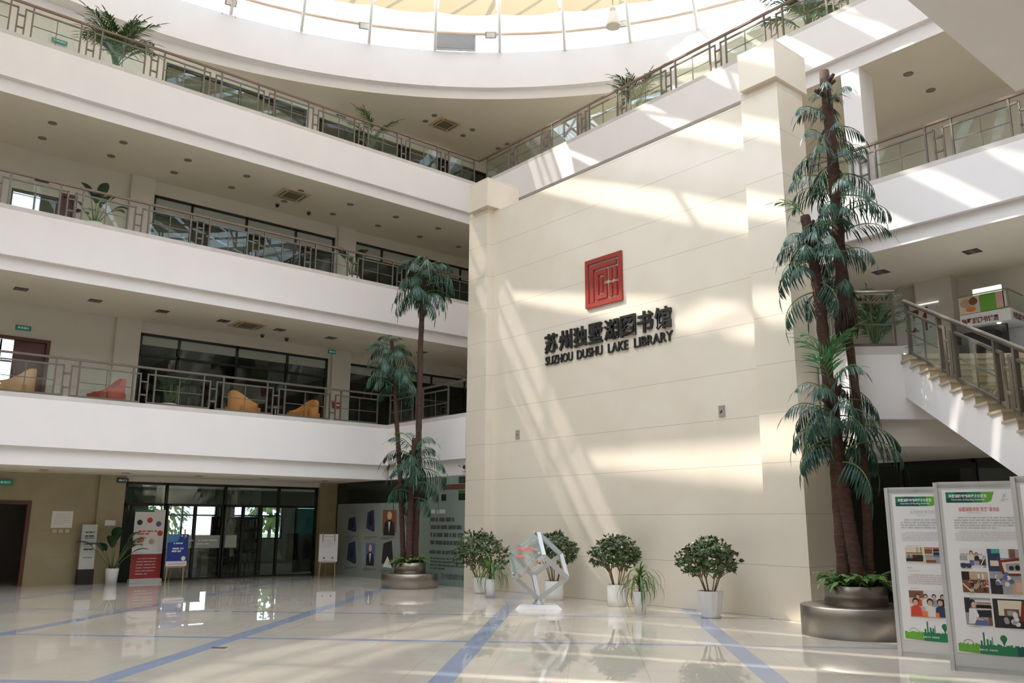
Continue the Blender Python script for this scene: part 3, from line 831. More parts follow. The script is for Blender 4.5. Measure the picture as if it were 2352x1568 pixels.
def cassette(loc, label):
    r = thing('air_conditioner', label, 'air conditioner', loc, 0, 'ceiling air conditioners')
    b = MB('ac_cream'); b.box((-0.44, -0.44, -0.035), (0.44, 0.44, 0.0)); b.build('panel', r)
    b = MB('ac_dark'); b.box((-0.24, -0.24, -0.042), (0.24, 0.24, -0.034)); b.build('grille', r)
    for k in range(4):
        b = MB('ac_dark'); b.T = Matrix.Rotation(k*PI/2, 4, 'Z'); b.box((-0.27, 0.31, -0.044), (0.27, 0.36, -0.034)); b.build('air_slot', r)
cassette((-23.18, 10.62, 11.51), 'cream square air conditioner in the third-floor ceiling')
cassette((-23.28, 9.55, 7.23), 'cream square air conditioner in the second-floor ceiling')
cassette((-23.19, 16.33, CEIL-0.002), 'cream square air conditioner in the top ceiling corner')
for k, (x, y, z) in enumerate(((-24.2, 10.6, 11.51), (-24.2, 11.7, 11.51), (-24.2, 10.4, 7.23), (-24.2, 11.2, 7.23))):
    r = thing('dome_camera', f'small dark dome camera under the {("third", "second")[k//2]}-floor ceiling, {("left", "right")[k % 2]} of its pair', 'camera', (x, y, z), 0, 'dome cameras')
    b = MB('downlight_ring'); b.lathe([(0.07, 0), (0.07, -0.04)], n=16); b.build('base', r)
    b = MB('downlight_can'); b.lathe([(0.06, -0.04), (0.055, -0.08), (0.03, -0.11), (0.001, -0.115)], n=16); b.build('dome', r)
def exit_sign(loc, wd, ht, label, body='安全出口', rz=PI/2, m='exit_green'):
    r = thing('exit_sign', label, 'exit sign', loc, rz, 'green exit signs')
    b = MB(m); b.box((-wd/2, -0.025, -ht/2), (wd/2, 0.0, ht/2)); b.build('case', r)
    b = MB('exit_mark'); text(b, body, (0, -0.027, 0), (1, 0, 0), (0, 0, 1), -wd*0.36, -ht*0.22, wd*0.36, ht*0.25, 0.002); b.build('lettering', r)
    return r
exit_sign((-24.80, 4.10, 2.56), 0.42, 0.13, 'green exit sign over the dark doorway at the ground floor left edge')
exit_sign((-24.68, 6.91, 2.70), 0.30, 0.12, 'small dark exit sign at the top of the beige stone column', '出口', m='exit_dark')
exit_sign((-24.82, 4.10, 6.565), 0.36, 0.12, 'green exit sign above the second-floor brown door')
exit_sign((-24.68, 13.03, 7.10), 0.28, 0.13, 'green exit sign on the white column on the second floor', '出口')
exit_sign((-24.82, 4.09, 10.71), 0.34, 0.10, 'dark exit sign above the third-floor pane', m='exit_dark')
exit_sign((-24.82, 4.08, 14.9), 0.40, 0.12, 'green exit sign behind the fourth-floor railing at the left', '安全出口')
exit_sign((-24.82, 13.0, 15.55), 0.34, 0.10, 'dark exit sign on the fourth floor above the pale panel', m='exit_dark')

# ------------------------------------------------------------------ emblem and lettering on the marble wall
EX, EZ, EW = -13.325, 6.435, 1.14
r = thing('wall_emblem', 'red square maze-like emblem mounted on the marble wall', 'emblem', (EX, 13.50, EZ))
O, AX, AZ = Vector((0, 0, 0)), Vector((1, 0, 0)), Vector((0, 0, 1))
def estroke(name, rects):
    b = MB('sign_red')
    for x0, z0, x1, z1 in rects: b.box((x0*EW, -0.055, z0*EW), (x1*EW, -0.008, z1*EW))
    b.build(name, r)
t = 0.09
estroke('outer_frame', [(0, 0, t, 1), (1-t, 0, 1, 1), (t, 1-t, 1-t, 1), (t, 0, 1-t, t)])
estroke('corner_stroke', [(0.14, 0.10, 0.235, 0.86), (0.235, 0.77, 0.86, 0.86)])
estroke('bracket_stroke', [(0.285, 0.13, 0.37, 0.72), (0.37, 0.635, 0.60, 0.72), (0.52, 0.49, 0.60, 0.635), (0.37, 0.13, 0.60, 0.215), (0.52, 0.215, 0.60, 0.42)])
estroke('bar', [(0.41, 0.27, 0.49, 0.575)])
for x in (0.655, 0.785):
    estroke('bar', [(x, 0.47, x+0.085, 0.72)]); estroke('bar', [(x, 0.135, x+0.085, 0.41)])
r = thing('chinese_lettering', 'row of eight raised black Chinese characters on the marble wall', 'lettering', (-14.73, 13.50, 5.585))
for k, ch in enumerate('苏州独墅湖图书馆'):
    b = MB('sign_black'); x = k*0.492
    text(b, ch, (0, 0, 0), (1, 0, 0), (0, 0, 1), x, 0.0, x+0.44, 0.475, 0.01, bold=0.022, depth=0.05)
    b.build('character', r)
r = thing('english_lettering', 'raised black line reading SUZHOU DUSHU LAKE LIBRARY', 'lettering', (-14.72, 13.50, 5.30))
for wd, x0, x1 in (('SUZHOU', 0.0, 0.93), ('DUSHU', 1.075, 1.885), ('LAKE', 2.06, 2.65), ('LIBRARY', 2.83, 3.89)):
    b = MB('sign_black'); text(b, wd, (0, 0, 0), (1, 0, 0), (0, 0, 1), x0, 0.0, x1, 0.215, 0.008, bold=0.012, depth=0.035); b.build('word', r)
for x, z, l, s in ((-15.775, 3.725, 'small grey metal plate on the marble wall near its left pilaster', 0), (-9.73, 3.725, 'small grey metal plate with a keyhole near the right pilaster', 1)):
    r = thing('wall_plate', l, 'wall plate', (x, 13.50, z), 0, 'metal plates on the marble wall')
    b = MB('grille'); b.box((-0.072, -0.015, -0.11), (0.072, 0.0, 0.11)); b.build('plate', r)
    b = MB('black'); b.T = Matrix.Translation((0, -0.016, 0)) @ Matrix.Rotation(math.radians(40), 4, 'Y'); b.box((-0.012, -0.004, -0.05 if s else -0.01), (0.012, 0.0, 0.02)); b.build('slot', r)
r = thing('wall_speaker', 'round cream speaker on the white balcony edge beside the marble wall', 'speaker', (-17.83, 13.44, 3.03))
b = MB('lamp_bell'); b.T = Matrix.Rotation(PI/2, 4, 'X'); b.lathe([(0.12, 0.0), (0.12, 0.03), (0.085, 0.05), (0.07, 0.02), (0.001, 0.02)], n=22); b.build('rim', r)
b = MB('bark_dark'); b.T = Matrix.Rotation(PI/2, 4, 'X'); b.lathe([(0.055, 0.022), (0.04, 0.05), (0.001, 0.052)], n=16); b.build('cone', r)
b = MB('black'); b.tube([(-0.05, -0.02, 0), (-0.15, -0.02, 0.01), (-0.22, -0.02, 0.06), (-0.28, -0.02, 0.05)], 0.008, 5); b.build('cable', r)

# ------------------------------------------------------------------ plants
def leaf(mb, p, d, L, wd, nrm, bend=0.25):
    """one pointed leaf blade"""
    p = Vector(p); d = Vector(d).normalized(); s = d.cross(Vector(nrm))
    if s.length < 1e-4: s = d.cross(Vector((0.3, 0.5, 0.8)))
    s.normalize(); n = s.cross(d)
    a = mb.vert(p); m1 = p+d*L*0.35+n*L*bend*0.12; m2 = p+d*L*0.7-n*L*bend*0.10; e = mb.vert(p+d*L-n*L*bend*0.45)
    b1, b2 = mb.vert(m1-s*wd/2), mb.vert(m1+s*wd/2); c1, c2 = mb.vert(m2-s*wd*0.4), mb.vert(m2+s*wd*0.4)
    mb.face([a, b2, b1]); mb.face([b1, b2, c2, c1]); mb.face([c1, c2, e])
def frond_mesh(name, L, e0, droop, n, ll, lw, m, seed, hang=0.55, stalk='stalk', bare=0.12):
    """palm frond growing along +x, arching down by `droop` radians over its length"""
    r = random.Random(seed); b = MB(stalk); pts = []; p = Vector((0, 0, 0)); e = e0; step = L/10
    for k in range(11):
        pts.append(p.copy()); p = p+Vector((math.cos(e), 0, math.sin(e)))*step; e -= droop/10*(0.5+k/10)
    b.tube(pts, [0.011*(1-0.8*k/10)+0.002 for k in range(11)], 5)
    b.mat(m)
    for k in range(n):
        t = bare+(1-bare)*(k+0.5)/n; i = min(9, int(t*10)); f = t*10-i
        q = pts[i].lerp(pts[i+1], f); ax = (pts[i+1]-pts[i]).normalized()
        sz = math.sin(PI*min(1, 0.18+0.80*t))**0.6
        for sg in (-1, 1):
            d = ax*(0.55+0.5*t+r.uniform(-.1, .1))+Vector((0, sg, 0))*(0.8-0.3*t)+Vector((0, 0, -1))*(hang+r.uniform(-.2, .25))
            leaf(b, q, d, ll*sz*r.uniform(0.8, 1.1), lw, (0, 0, 1), 0.4)
    leaf(b, pts[-1], pts[-1]-pts[-2], ll*0.8, lw, (0, 0, 1))
    o = b.build(name); me = o.data; bpy.data.objects.remove(o); return me
PALM = [frond_mesh('frond', 0.86+0.1*(k % 2), 0.35+0.22*k, 1.7+0.25*k, 13, 0.40, 0.027, 'leaf_palm', k, hang=0.85, bare=0.2) for k in range(4)]
PALMS = [frond_mesh('frond', 0.62, 0.9, 2.3, 10, 0.32, 0.026, 'leaf_palm', 10+k, hang=0.5, bare=0.25) for k in range(2)]
PALML = [frond_mesh('frond', 0.72, 0.85, 1.5, 9, 0.34, 0.030, 'leaf_palm_light', 20+k, hang=0.15, bare=0.3) for k in range(2)]
AREC = [frond_mesh('frond', 1.05, 1.35+0.08*k, 1.15+0.25*k, 18, 0.30, 0.024, 'leaf_areca', 30+k, hang=0.15, bare=0.32) for k in range(3)]
def add_mesh(name, me, parent, loc=(0, 0, 0), rot=(0, 0, 0), sc=1.0):
    o = bpy.data.objects.new(name, me); COL.objects.link(o); o.parent = parent
    o.location = loc; o.rotation_euler = rot; o.scale = (sc, sc, sc); return o
def palm(label, base, path, rad, layers, seed, collar=None, stub=True):
    """artificial palm: ringed trunk through `path` (relative to base) and fronds in tiers (height index t 0..1 from the top)"""
    r = random.Random(seed)
    t = thing('artificial_palm', label, 'palm tree', base, 0, 'artificial palms in steel planters')
    pts = [Vector(p) for p in path]
    fine = []; N = 40
    def at(f):
        x = f*(len(pts)-1); i = min(len(pts)-2, int(x)); return pts[i].lerp(pts[i+1], x-i)
    seg = [at(k/N) for k in range(N+1)]
    rr = [(rad*(1-0.28*k/N))*(1.0+(0.10 if k % 2 else -0.04)) for k in range(N+1)]
    if collar:
        rr = [q*(0.62 if p.z < collar-0.25 else (1.35 if p.z < collar+0.25 else 1.0)) for q, p in zip(rr, seg)]
        b = MB('bark_dark'); cz = at(max(0, min(1, (collar-pts[0].z)/(pts[-1].z-pts[0].z))))
        for k in range(40):
            a = r.uniform(0, 2*PI); z0 = r.uniform(-.1, .3); e = Vector((math.cos(a), math.sin(a), 0))
            b.tube([cz+e*rad*1.15+Vector((0, 0, z0)), cz+e*rad*1.5+Vector((0, 0, z0-.18)), cz+e*rad*1.2+Vector((0, 0, z0-.36))], [.02, .016, .006], 4)
        b.build('bark_collar', t)
    b = MB('bark_palm'); b.tube(seg, rr, 10); b.build('trunk', t)
    top = pts[-1]; H = top.z
    if stub:
        b = MB('bark_dark')
        for k in range(7):
            a = k*0.9; b.tube([top+Vector((0, 0, -0.25-0.05*k)), top+Vector((math.cos(a)*rad*1.5, math.sin(a)*rad*1.5, -0.12-0.05*k))], [rad*0.5, rad*0.25], 5)
        b.build('crown_stub', t)
    for z, cnt, sc, tilt, fam in layers:
        f = max(0, min(1, (z-base[2]-pts[0].z)/(H-pts[0].z))); c = at(f)
        a0 = r.uniform(0, 6)
        for k in range(cnt):
            fm = {'a': PALM, 's': PALMS, 'l': PALML}[fam]
            add_mesh('frond', r.choice(fm), t, c+Vector((0, 0, r.uniform(-.24, .24))), (0, tilt+r.uniform(-.35, .3), a0+2*PI*k/cnt+r.uniform(-.3, .3)), sc*r.uniform(0.8, 1.2))
    return t
def planter(loc, r1, h1, r2, h2, label):
    t = thing('steel_planter', label, 'planter', loc, 0, 'round steel planters')
    b = MB('steel'); b.lathe([(r1, 0), (r1, h1-0.012), (r1-0.012, h1), (0.02, h1)], n=56); b.build('lower_tier', t)
    b = MB('steel'); b.lathe([(r2, h1-0.01), (r2, h1+h2-0.01), (r2-0.015, h1+h2), (r2-0.03, h1+h2-0.01), (r2-0.03, h1+h2-0.09)], n=48)
    b.build('upper_tier', t)
    b = MB('soil'); b.lathe([(0.001, h1+h2-0.07), (r2-0.028, h1+h2-0.08)], n=40); b.build('soil', t)
    return t
FERNF = [frond_mesh('frond', 0.34+0.05*k, 1.1-0.15*k, 1.9, 12, 0.12, 0.022, 'leaf_fern', 50+k, hang=0.1, stalk='leaf_fern', bare=0.1) for k in range(3)]
def ferns(c, z, rad, n, where, seed, sc):
    r = random.Random(seed); first = None
    for k in range(n):
        a = 2*PI*k/n+0.4; loc = (c[0]+rad*math.cos(a), c[1]+rad*math.sin(a), z)
        f = thing('fern', f'bright green fern in the soil of the steel planter {where}', 'fern', loc, 0, f'ferns in the planter {where}')
        for j in range(11): add_mesh('frond', FERNF[j % 3], f, (0, 0, 0), (0, r.uniform(-.5, .3), 2*PI*j/11+r.uniform(-.2, .2)), sc*r.uniform(.8, 1.1))
PA, PB = (-18.6, 12.32), (-6.72, 12.42)
planter((PA[0], PA[1], 0), 0.715, 0.36, 0.40, 0.26, 'round two-tier steel planter left of the marble wall')
planter((PB[0], PB[1], 0), 0.80, 0.43, 0.45, 0.29, 'round two-tier steel planter right of the marble wall beside the poster boards')
ferns(PA, 0.55, 0.25, 7, 'left of the marble wall', 1, 0.95)
ferns(PB, 0.645, 0.29, 7, 'beside the poster boards', 2, 1.15)
def rel(P, lst): return [(x-P[0], y-P[1], max(0.0, z-0.555)) for x, y, z in lst]
palm('tallest of the three left palms, reaching the third-floor railing', (PA[0], PA[1], 0.555), rel(PA, [(-18.52, 12.40, 0.5), (-18.50, 12.42, 2.7), (-18.51, 12.41, 4.3), (-18.52, 12.40, 6.2), (-18.50, 12.42, 7.6), (-18.47, 12.45, 8.7)]), 0.085,
     [(8.3, 5, 0.8, -0.3, 's'), (8.0, 7, 0.95, -0.1, 'a'), (7.7, 8, 1.05, 0.15, 'a'), (7.4, 8, 1.1, 0.35, 'a'), (7.05, 7, 1.05, 0.5, 'a')], 3)
palm('middle left palm with its crown at the second-floor railing', (PA[0], PA[1], 0.555), rel(PA, [(-18.72, 12.20, 0.5), (-18.80, 12.08, 2.7), (-18.90, 11.96, 4.3), (-18.96, 11.88, 5.6), (-19.03, 11.80, 6.4)]), 0.065,
     [(6.0, 5, 0.7, -0.4, 's'), (5.7, 6, 0.85, -0.1, 'a'), (5.3, 7, 0.95, 0.1, 'a'), (4.95, 7, 1.0, 0.35, 'a'), (4.6, 6, 0.95, 0.5, 'a')], 4)
palm('shortest left palm with its crown at the ground-floor ceiling', (PA[0], PA[1], 0.555), rel(PA, [(-18.45, 12.18, 0.5), (-18.42, 12.16, 1.6), (-18.40, 12.18, 2.6), (-18.38, 12.20, 3.75)]), 0.085,
     [(3.45, 4, 0.75, -0.5, 'l'), (3.3, 8, 0.95, -0.15, 'a'), (3.05, 8, 1.05, 0.15, 'a'), (2.8, 7, 1.0, 0.35, 'a'), (2.5, 6, 0.95, 0.5, 'a')], 5)
palm('tallest right palm, its crown beside the third-floor railing', (PB[0], PB[1], 0.645), [(x-PB[0], y-PB[1], max(0.0, z-0.645)) for x, y, z in [(-6.58, 12.60, 0.6), (-6.53, 12.66, 2.3), (-6.56, 12.63, 3.6), (-6.60, 12.58, 4.9), (-6.61, 12.57, 6.2), (-6.60, 12.57, 7.5), (-6.62, 12.56, 9.2)]], 0.115,
     [(8.75, 4, 0.6, -0.2, 's'), (8.45, 6, 0.75, 0.0, 'a'), (8.05, 6, 0.85, 0.1, 'a'), (7.65, 7, 0.9, 0.2, 'a'), (7.3, 7, 0.92, 0.25, 'a'), (6.9, 7, 0.92, 0.3, 'a'), (6.5, 5, 0.85, 0.3, 'a'), (6.1, 3, 0.8, 0.3, 'a'), (5.7, 2, 0.7, 0.4, 'a')], 6, collar=4.25)
palm('middle right palm with a bare brown tip and light green top leaves', (PB[0], PB[1], 0.645), [(x-PB[0], y-PB[1], max(0.0, z-0.645)) for x, y, z in [(-6.84, 12.36, 0.6), (-6.82, 12.34, 2.6), (-6.84, 12.31, 3.9), (-6.86, 12.28, 5.1), (-6.90, 12.23, 6.0), (-6.95, 12.17, 6.58)]], 0.105,
     [(6.0, 3, 0.9, -0.1, 'l'), (5.75, 6, 0.8, 0.05, 'a'), (5.4, 7, 0.9, 0.25, 'a'), (5.05, 6, 0.95, 0.4, 'a'), (4.7, 4, 0.9, 0.55, 'a')], 7)
palm('shortest right palm with a bright green tuft on its crown', (PB[0], PB[1], 0.645), [(x-PB[0], y-PB[1], max(0.0, z-0.645)) for x, y, z in [(-6.60, 12.36, 0.6), (-6.70, 12.32, 1.8), (-6.76, 12.31, 2.8), (-6.78, 12.31, 3.85)]], 0.105,
     [(3.78, 7, 1.1, -0.55, 'l'), (3.55, 6, 1.0, 0.0, 'a'), (3.3, 8, 1.1, 0.2, 'a'), (3.05, 8, 1.1, 0.35, 'a'), (2.75, 6, 1.0, 0.5, 'a')], 8)

def pot(parent, prof, n=28, smooth=True, soil_r=None, soil_z=None, m='pot_white'):
    b = MB(m); b.lathe(prof, n=n, smooth=smooth); b.build('pot', parent)
    b = MB('soil'); b.lathe([(0.001, soil_z+0.005), (soil_r, soil_z)], n=20); b.build('soil', parent)
def bush_meshes(seed, rx, rz, zc, pot_z, ns=9):
    r = random.Random(seed); st, fo = MB('twig'), MB('leaf_bush'); tips = []
    for k in range(ns):
        a = 2*PI*k/ns+r.uniform(-.3, .3); base = Vector((0.07*math.cos(a), 0.07*math.sin(a), pot_z))
        mid = Vector((rx*0.32*math.cos(a), rx*0.32*math.sin(a), pot_z+(zc-pot_z)*0.45))
        st.tube([base, mid], [0.011, 0.009], 5, caps=False)
        for j in range(4):
            aa = a+r.uniform(-.8, .8); q = r.uniform(0.35, 0.8)
            e = Vector((rx*q*math.cos(aa), rx*q*math.sin(aa), zc+rz*r.uniform(-.45, .35)))
            st.tube([mid, mid.lerp(e, 0.5)+Vector((0, 0, 0.02)), e], [0.008, 0.006, 0.004], 4, caps=False)
    for k in range(330):
        a = r.uniform(0, 2*PI); ph = r.uniform(-0.55, 1.5); q = r.uniform(0.72, 1.03) if r.random() < 0.8 else r.uniform(0.35, 0.7)
        bump = 1+0.10*math.sin(3*a+seed)+0.07*math.sin(5*ph+2*a)
        c = Vector((rx*q*bump*math.cos(ph)*math.cos(a), rx*q*bump*math.cos(ph)*math.sin(a), zc+rz*q*bump*math.sin(ph)*(1.0 if ph > 0 else 1.15)))
        out = Vector((c.x, c.y, (c.z-zc)*0.8+0.02)).normalized()
        for j in range(6):
            d = (out*0.5+Vector((r.uniform(-1, 1), r.uniform(-1, 1), r.uniform(-0.9, 0.5)))).normalized()
            leaf(fo, c, d, r.uniform(0.075, 0.115), 0.034, out, 0.5)
    return st, fo
def bush(label, loc, pr, ph, rx, rz, zc, seed, round_pot=False, saucer=True, rz_=0):
    t = thing('potted_shrub', label, 'potted plant', loc, rz_, 'potted shrubs along the marble wall')
    if round_pot: pot(t, [(pr*0.92, 0), (pr*0.97, ph*0.3), (pr, ph-0.02), (pr-0.02, ph), (pr-0.035, ph-0.05)], soil_r=pr-0.03, soil_z=ph-0.045)
    else: pot(t, [(pr*0.68, 0.02), (pr*0.80, ph*0.3), (pr*0.97, ph*0.8), (pr, ph), (pr-0.03, ph), (pr-0.045, ph-0.05)], n=12, smooth=False, soil_r=pr-0.045, soil_z=ph-0.045)
    if saucer:
        b = MB('pot_white'); b.lathe([(pr*0.72, 0), (pr*0.80, 0.035), (pr*0.76, 0.035), (pr*0.66, 0.012)], n=28); b.build('saucer', t)
    st_, fo = bush_meshes(seed, rx, rz, zc, ph-0.05)
    st_.build('stems', t); fo.build('foliage', t)
    return t
def spider(label, loc, pr, ph, L, seed, n=70):
    t = thing('spider_plant', label, 'potted plant', loc, 0, 'spiky potted plants')
    pot(t, [(pr*0.70, 0), (pr*0.85, ph*0.5), (pr, ph-0.01), (pr-0.015, ph), (pr-0.03, ph-0.03)], soil_r=pr-0.028, soil_z=ph-0.03)
    r = random.Random(seed); b = MB('leaf_spider'); b2 = MB('stalk')
    b2.tube([(0, 0, ph-0.05), (0, 0, ph+0.2)], [0.03, 0.02], 8); b2.build('stem', t)
    for k in range(n):
        a = r.uniform(0, 2*PI); e = r.uniform(0.7, 1.5) if k < n*0.6 else r.uniform(0.2, 0.9)
        z = ph+r.uniform(0.0, 0.26); p = Vector((0, 0, z)); ln = L*r.uniform(0.7, 1.2)*(0.72 if e > 1.1 else 1); dr_ = 0.22 if e > 1.1 else 0.42
        prev = None
        for j in range(9):
            s = Vector((-math.sin(a), math.cos(a), 0)); wd = 0.013*(1-(j/8)**2)+0.001
            cur = (b.vert(p-s*wd), b.vert(p+s*wd))
            if prev: b.face([prev[0], prev[1], cur[1], cur[0]])
            prev = cur
            p = p+Vector((math.cos(a)*math.cos(e), math.sin(a)*math.cos(e), math.sin(e)))*ln/8; e -= dr_
    b.build('leaves', t)
    return t
bush('large potted shrub at the left end of the marble wall, behind a spiky plant', (-16.15, 12.66, 0), 0.19, 0.36, 0.66, 0.50, 0.86, 1, saucer=False)
spider('spiky plant in a small white pot in front of the leftmost shrub', (-15.02, 12.08, 0), 0.125, 0.40, 0.78, 2)
bush('potted shrub seen through the metal cube', (-13.75, 12.80, 0), 0.21, 0.40, 0.50, 0.36, 1.03, 2, round_pot=True, saucer=False)
bush('potted shrub in a round white pot in the middle of the marble wall', (-11.98, 12.86, 0), 0.20, 0.42, 0.50, 0.34, 0.98, 3, round_pot=True)
spider('spiky plant with bright green tuft in front of the middle shrub', (-10.70, 12.10, 0), 0.135, 0.40, 0.74, 4)
bush('potted shrub in a faceted white pot nearest the right pilaster', (-9.56, 12.66, 0), 0.23, 0.45, 0.52, 0.36, 0.96, 5, rz_=0.2)

def broad(label, loc, pr, ph, H, seed, n=9, sc=1.0, group='broad-leaved plants', arc=2*PI):
    t = thing('potted_plant', label, 'potted plant', loc, 0, group)
    pot(t, [(pr*0.82, 0), (pr, ph-0.02), (pr-0.015, ph), (pr-0.03, ph-0.03)], soil_r=pr-0.03, soil_z=ph-0.03)
    r = random.Random(seed)
    for k in range(n):
        a = (2*PI*k/n+r.uniform(-.4, .4)) if arc > 6 else arc*((k+0.5)/n-0.5)+r.uniform(-.1, .1); e = r.uniform(0.75, 1.45); hh = H*r.uniform(0.45, 0.75)
        p0 = Vector((0.03*math.cos(a), 0.03*math.sin(a), ph-0.04)); d = Vector((math.cos(a)*math.cos(e), math.sin(a)*math.cos(e), math.sin(e)))
        p1 = p0+d*hh; b = MB('stalk'); b.tube([p0, p0.lerp(p1, 0.5)+Vector((0, 0, 0.03)), p1], [0.012, 0.010, 0.007], 6); s = b.build('leaf_stalk', t)
        b = MB('leaf_broad'); L = H*r.uniform(0.36, 0.5); side = d.cross(Vector((0, 0, 1))).normalized(); prev = None; q = p1; ee = e-0.1
        for j in range(9):
            f = j/8; wd = L*0.27*math.sin(PI*min(1, f*0.93+0.05))**0.8; dd = Vector((math.cos(a)*math.cos(ee), math.sin(a)*math.cos(ee), math.sin(ee)))
            nn = side.cross(dd)
            cur = (b.vert(q-side*wd+nn*wd*0.25), b.vert(q), b.vert(q+side*wd+nn*wd*0.25))
            if prev:
                for u_ in (0, 1): b.face([prev[u_], prev[u_+1], cur[u_+1], cur[u_]], True)
            prev = cur; q = q+dd*L/8; ee -= 0.13
        b.build('leaf_blade', s)
    return t
def areca(label, loc, pr, ph, sc, seed, n=16, group='feathery palms on the balconies'):
    t = thing('potted_palm', label, 'potted plant', loc, 0, group)
    pot(t, [(pr*0.82, 0), (pr, ph-0.02), (pr-0.015, ph), (pr-0.03, ph-0.03)], soil_r=pr-0.03, soil_z=ph-0.03)
    r = random.Random(seed)
    for k in range(n):
        add_mesh('frond', r.choice(AREC), t, (r.uniform(-.05, .05), r.uniform(-.05, .05), ph-0.03+r.uniform(0, .35)), (0, r.uniform(-.15, .35), 2*PI*k/n+r.uniform(-.3, .3)), sc*r.uniform(0.8, 1.15))
    return t
areca('feathery palm behind the fourth-floor railing at the upper left', (-22.45, 5.05, 12.89), 0.2, 0.40, 1.42, 1, 26)
areca('thin feathery palm behind the fourth-floor railing near the top corner', (-22.4, 12.85, 12.89), 0.18, 0.40, 1.25, 2, 8)
areca('feathery palm behind the far fourth-floor railing above the marble wall', (-15.1, 17.55, 12.89), 0.2, 0.35, 1.25, 3, 20)
areca('feathery palm at the top of the picture behind the far railing', (-9.5, 17.55, 12.89), 0.2, 0.35, 1.4, 4, 20)
broad('broad-leaved plant in a white pot behind the third-floor railing at the left', (-22.5, 5.0, 8.62), 0.24, 0.42, 1.0, 5, 11)
broad('broad-leaved plant in a white pot behind the third-floor railing by the white column', (-22.5, 12.45, 8.62), 0.24, 0.45, 1.0, 6, 8)
broad('broad-leaved plant in a white pot beside the grey sign on the ground floor', (-24.35, 6.78, 0), 0.17, 0.40, 1.2, 7, 10, arc=3.5)
broad('leafy plant in a white box on the second floor left of an orange armchair', (-23.6, 7.6, 4.31), 0.22, 0.45, 1.1, 8, 10)
areca('bushy plant behind the second-floor railing beside the marble wall', (-18.9, 14.6, 4.31), 0.22, 0.5, 0.9, 9, 14)
areca('leafy plant behind the landing railing beside the right palms', (-7.35, 15.0, 4.30), 0.22, 0.45, 1.0, 10, 30)

# ------------------------------------------------------------------ metal cube sculpture
cc = Vector((-12.64, 11.36, 0.0))
r = thing('cube_sculpture', 'silver open-frame cube standing on one corner on a white base', 'sculpture', (cc.x, cc.y, 0))
vd = Vector((-cc.x, -cc.y, 0)).normalized(); rt = Vector((-vd.y, vd.x, 0)); 
b = MB('base_white')
bw, bd = 0.40, 0.22
P = [(-bw-.05, bd+.03), (bw+.05, bd+.03), (bw-.02, -bd), (-bw+.02, -bd)]
tp = [(-bw+.03, bd-.03), (bw-.03, bd-.03), (bw-.08, -bd+.03), (-bw+.08, -bd+.03)]
lo = [b.vert(rt*x+vd*y+Vector((0, 0, 0.0))) for x, y in P]; hi = [b.vert(rt*x+vd*y+Vector((0, 0, 0.075))) for x, y in tp]
for k in range(4): b.face([lo[k], lo[(k+1) % 4], hi[(k+1) % 4], hi[k]])
b.face(hi); b.face(lo[::-1]); b.build('base', r)
E_ = 0.715; DG = E_*math.sqrt(3); rr = E_*math.sqrt(2/3)
z0 = 0.165
def cv(azd, z): a = math.radians(azd); return rt*(rr*math.sin(a))+vd*(rr*math.cos(a))+Vector((0, 0, z))
Bv, Tv = Vector((0, 0, z0)), Vector((0, 0, z0+DG))
up_ = {k: cv(a, z0+DG*2/3) for k, a in (('R', 10), ('L', -110), ('K', 130))}
lw_ = {k: cv(a, z0+DG/3) for k, a in (('RR', 70), ('BL', -50), ('BK', 190))}
edges = [(Bv, lw_['RR']), (Bv, lw_['BL']), (Bv, lw_['BK']), (lw_['RR'], up_['R']), (lw_['RR'], up_['K']), (lw_['BL'], up_['R']), (lw_['BL'], up_['L']), (lw_['BK'], up_['L']), (lw_['BK'], up_['K']), (up_['R'], Tv), (up_['L'], Tv), (up_['K'], Tv)]
for p, q in edges:
    b = MB('cube_blue' if Tv in (p, q) or (p, q) == (lw_['BL'], up_['L']) else 'cube_alu'); b.bar(p, q, 0.075, 0.075, up=(p+q)/2-Vector((0, 0, z0+DG/2))); b.build('frame_bar', r)
b = MB('cube_alu'); b.lathe([(0.14, 0.07), (0.10, 0.09), (0.05, 0.16), (0.03, 0.20)], n=16); b.build('foot', r)
fn = (up_['R']-Tv).cross(up_['L']-Tv).normalized(); fc = (Tv+up_['R']+up_['L']+lw_['BL'])/4
if fn.dot(fc-Vector((0, 0, z0+DG/2))) < 0: fn = -fn
b = MB('acrylic'); b.extrude([p+fn*0.05 for p in (Tv, up_['L'], lw_['BL'], up_['R'])], fn*0.035); face_ = b.build('acrylic_face', r)
b = MB('cube_red'); ax_ = rt; ay_ = (Vector((0, 0, 1))-fn*fn.z).normalized(); ax_ = ay_.cross(fn).normalized()
o_ = fc+fn*0.09
text(b, '苏州独墅湖图书馆', o_, ax_, ay_, -0.29, 0.05, 0.25, 0.12, 0.002, bold=0.02); text(b, '欢迎您', o_, ax_, ay_, -0.20, -0.12, 0.02, -0.045, 0.002, bold=0.03)
b.build('red_lettering', r)
for p in (Tv, up_['L'], lw_['BL'], up_['R']):
    b = MB('louver_grey'); q = p.lerp(fc, 0.08)+fn*0.05; b.tube([q, q+fn*0.06], 0.02, 8); b.build('bolt', r)
b = MB('louver_grey'); p, q = lw_['BL']+fn*0.02, up_['R']+fn*0.02
for k in range(9):
    f0 = p.lerp(q, 0.04+k*0.105); f1 = p.lerp(q, 0.04+k*0.105+0.06); b.mat(('louver_grey', 'chair_tan', 'cube_alu')[k % 3]); b.bar(f0+Vector((0, 0, -0.03)), f1+Vector((0, 0, -0.03)), 0.085, 0.06)
b.build('patterned_strip', r)
r = thing('floor_plate', 'small brown metal cover plate set in the floor at the bottom left', 'floor plate', (-11.29, 4.56, 0.0), math.radians(45))
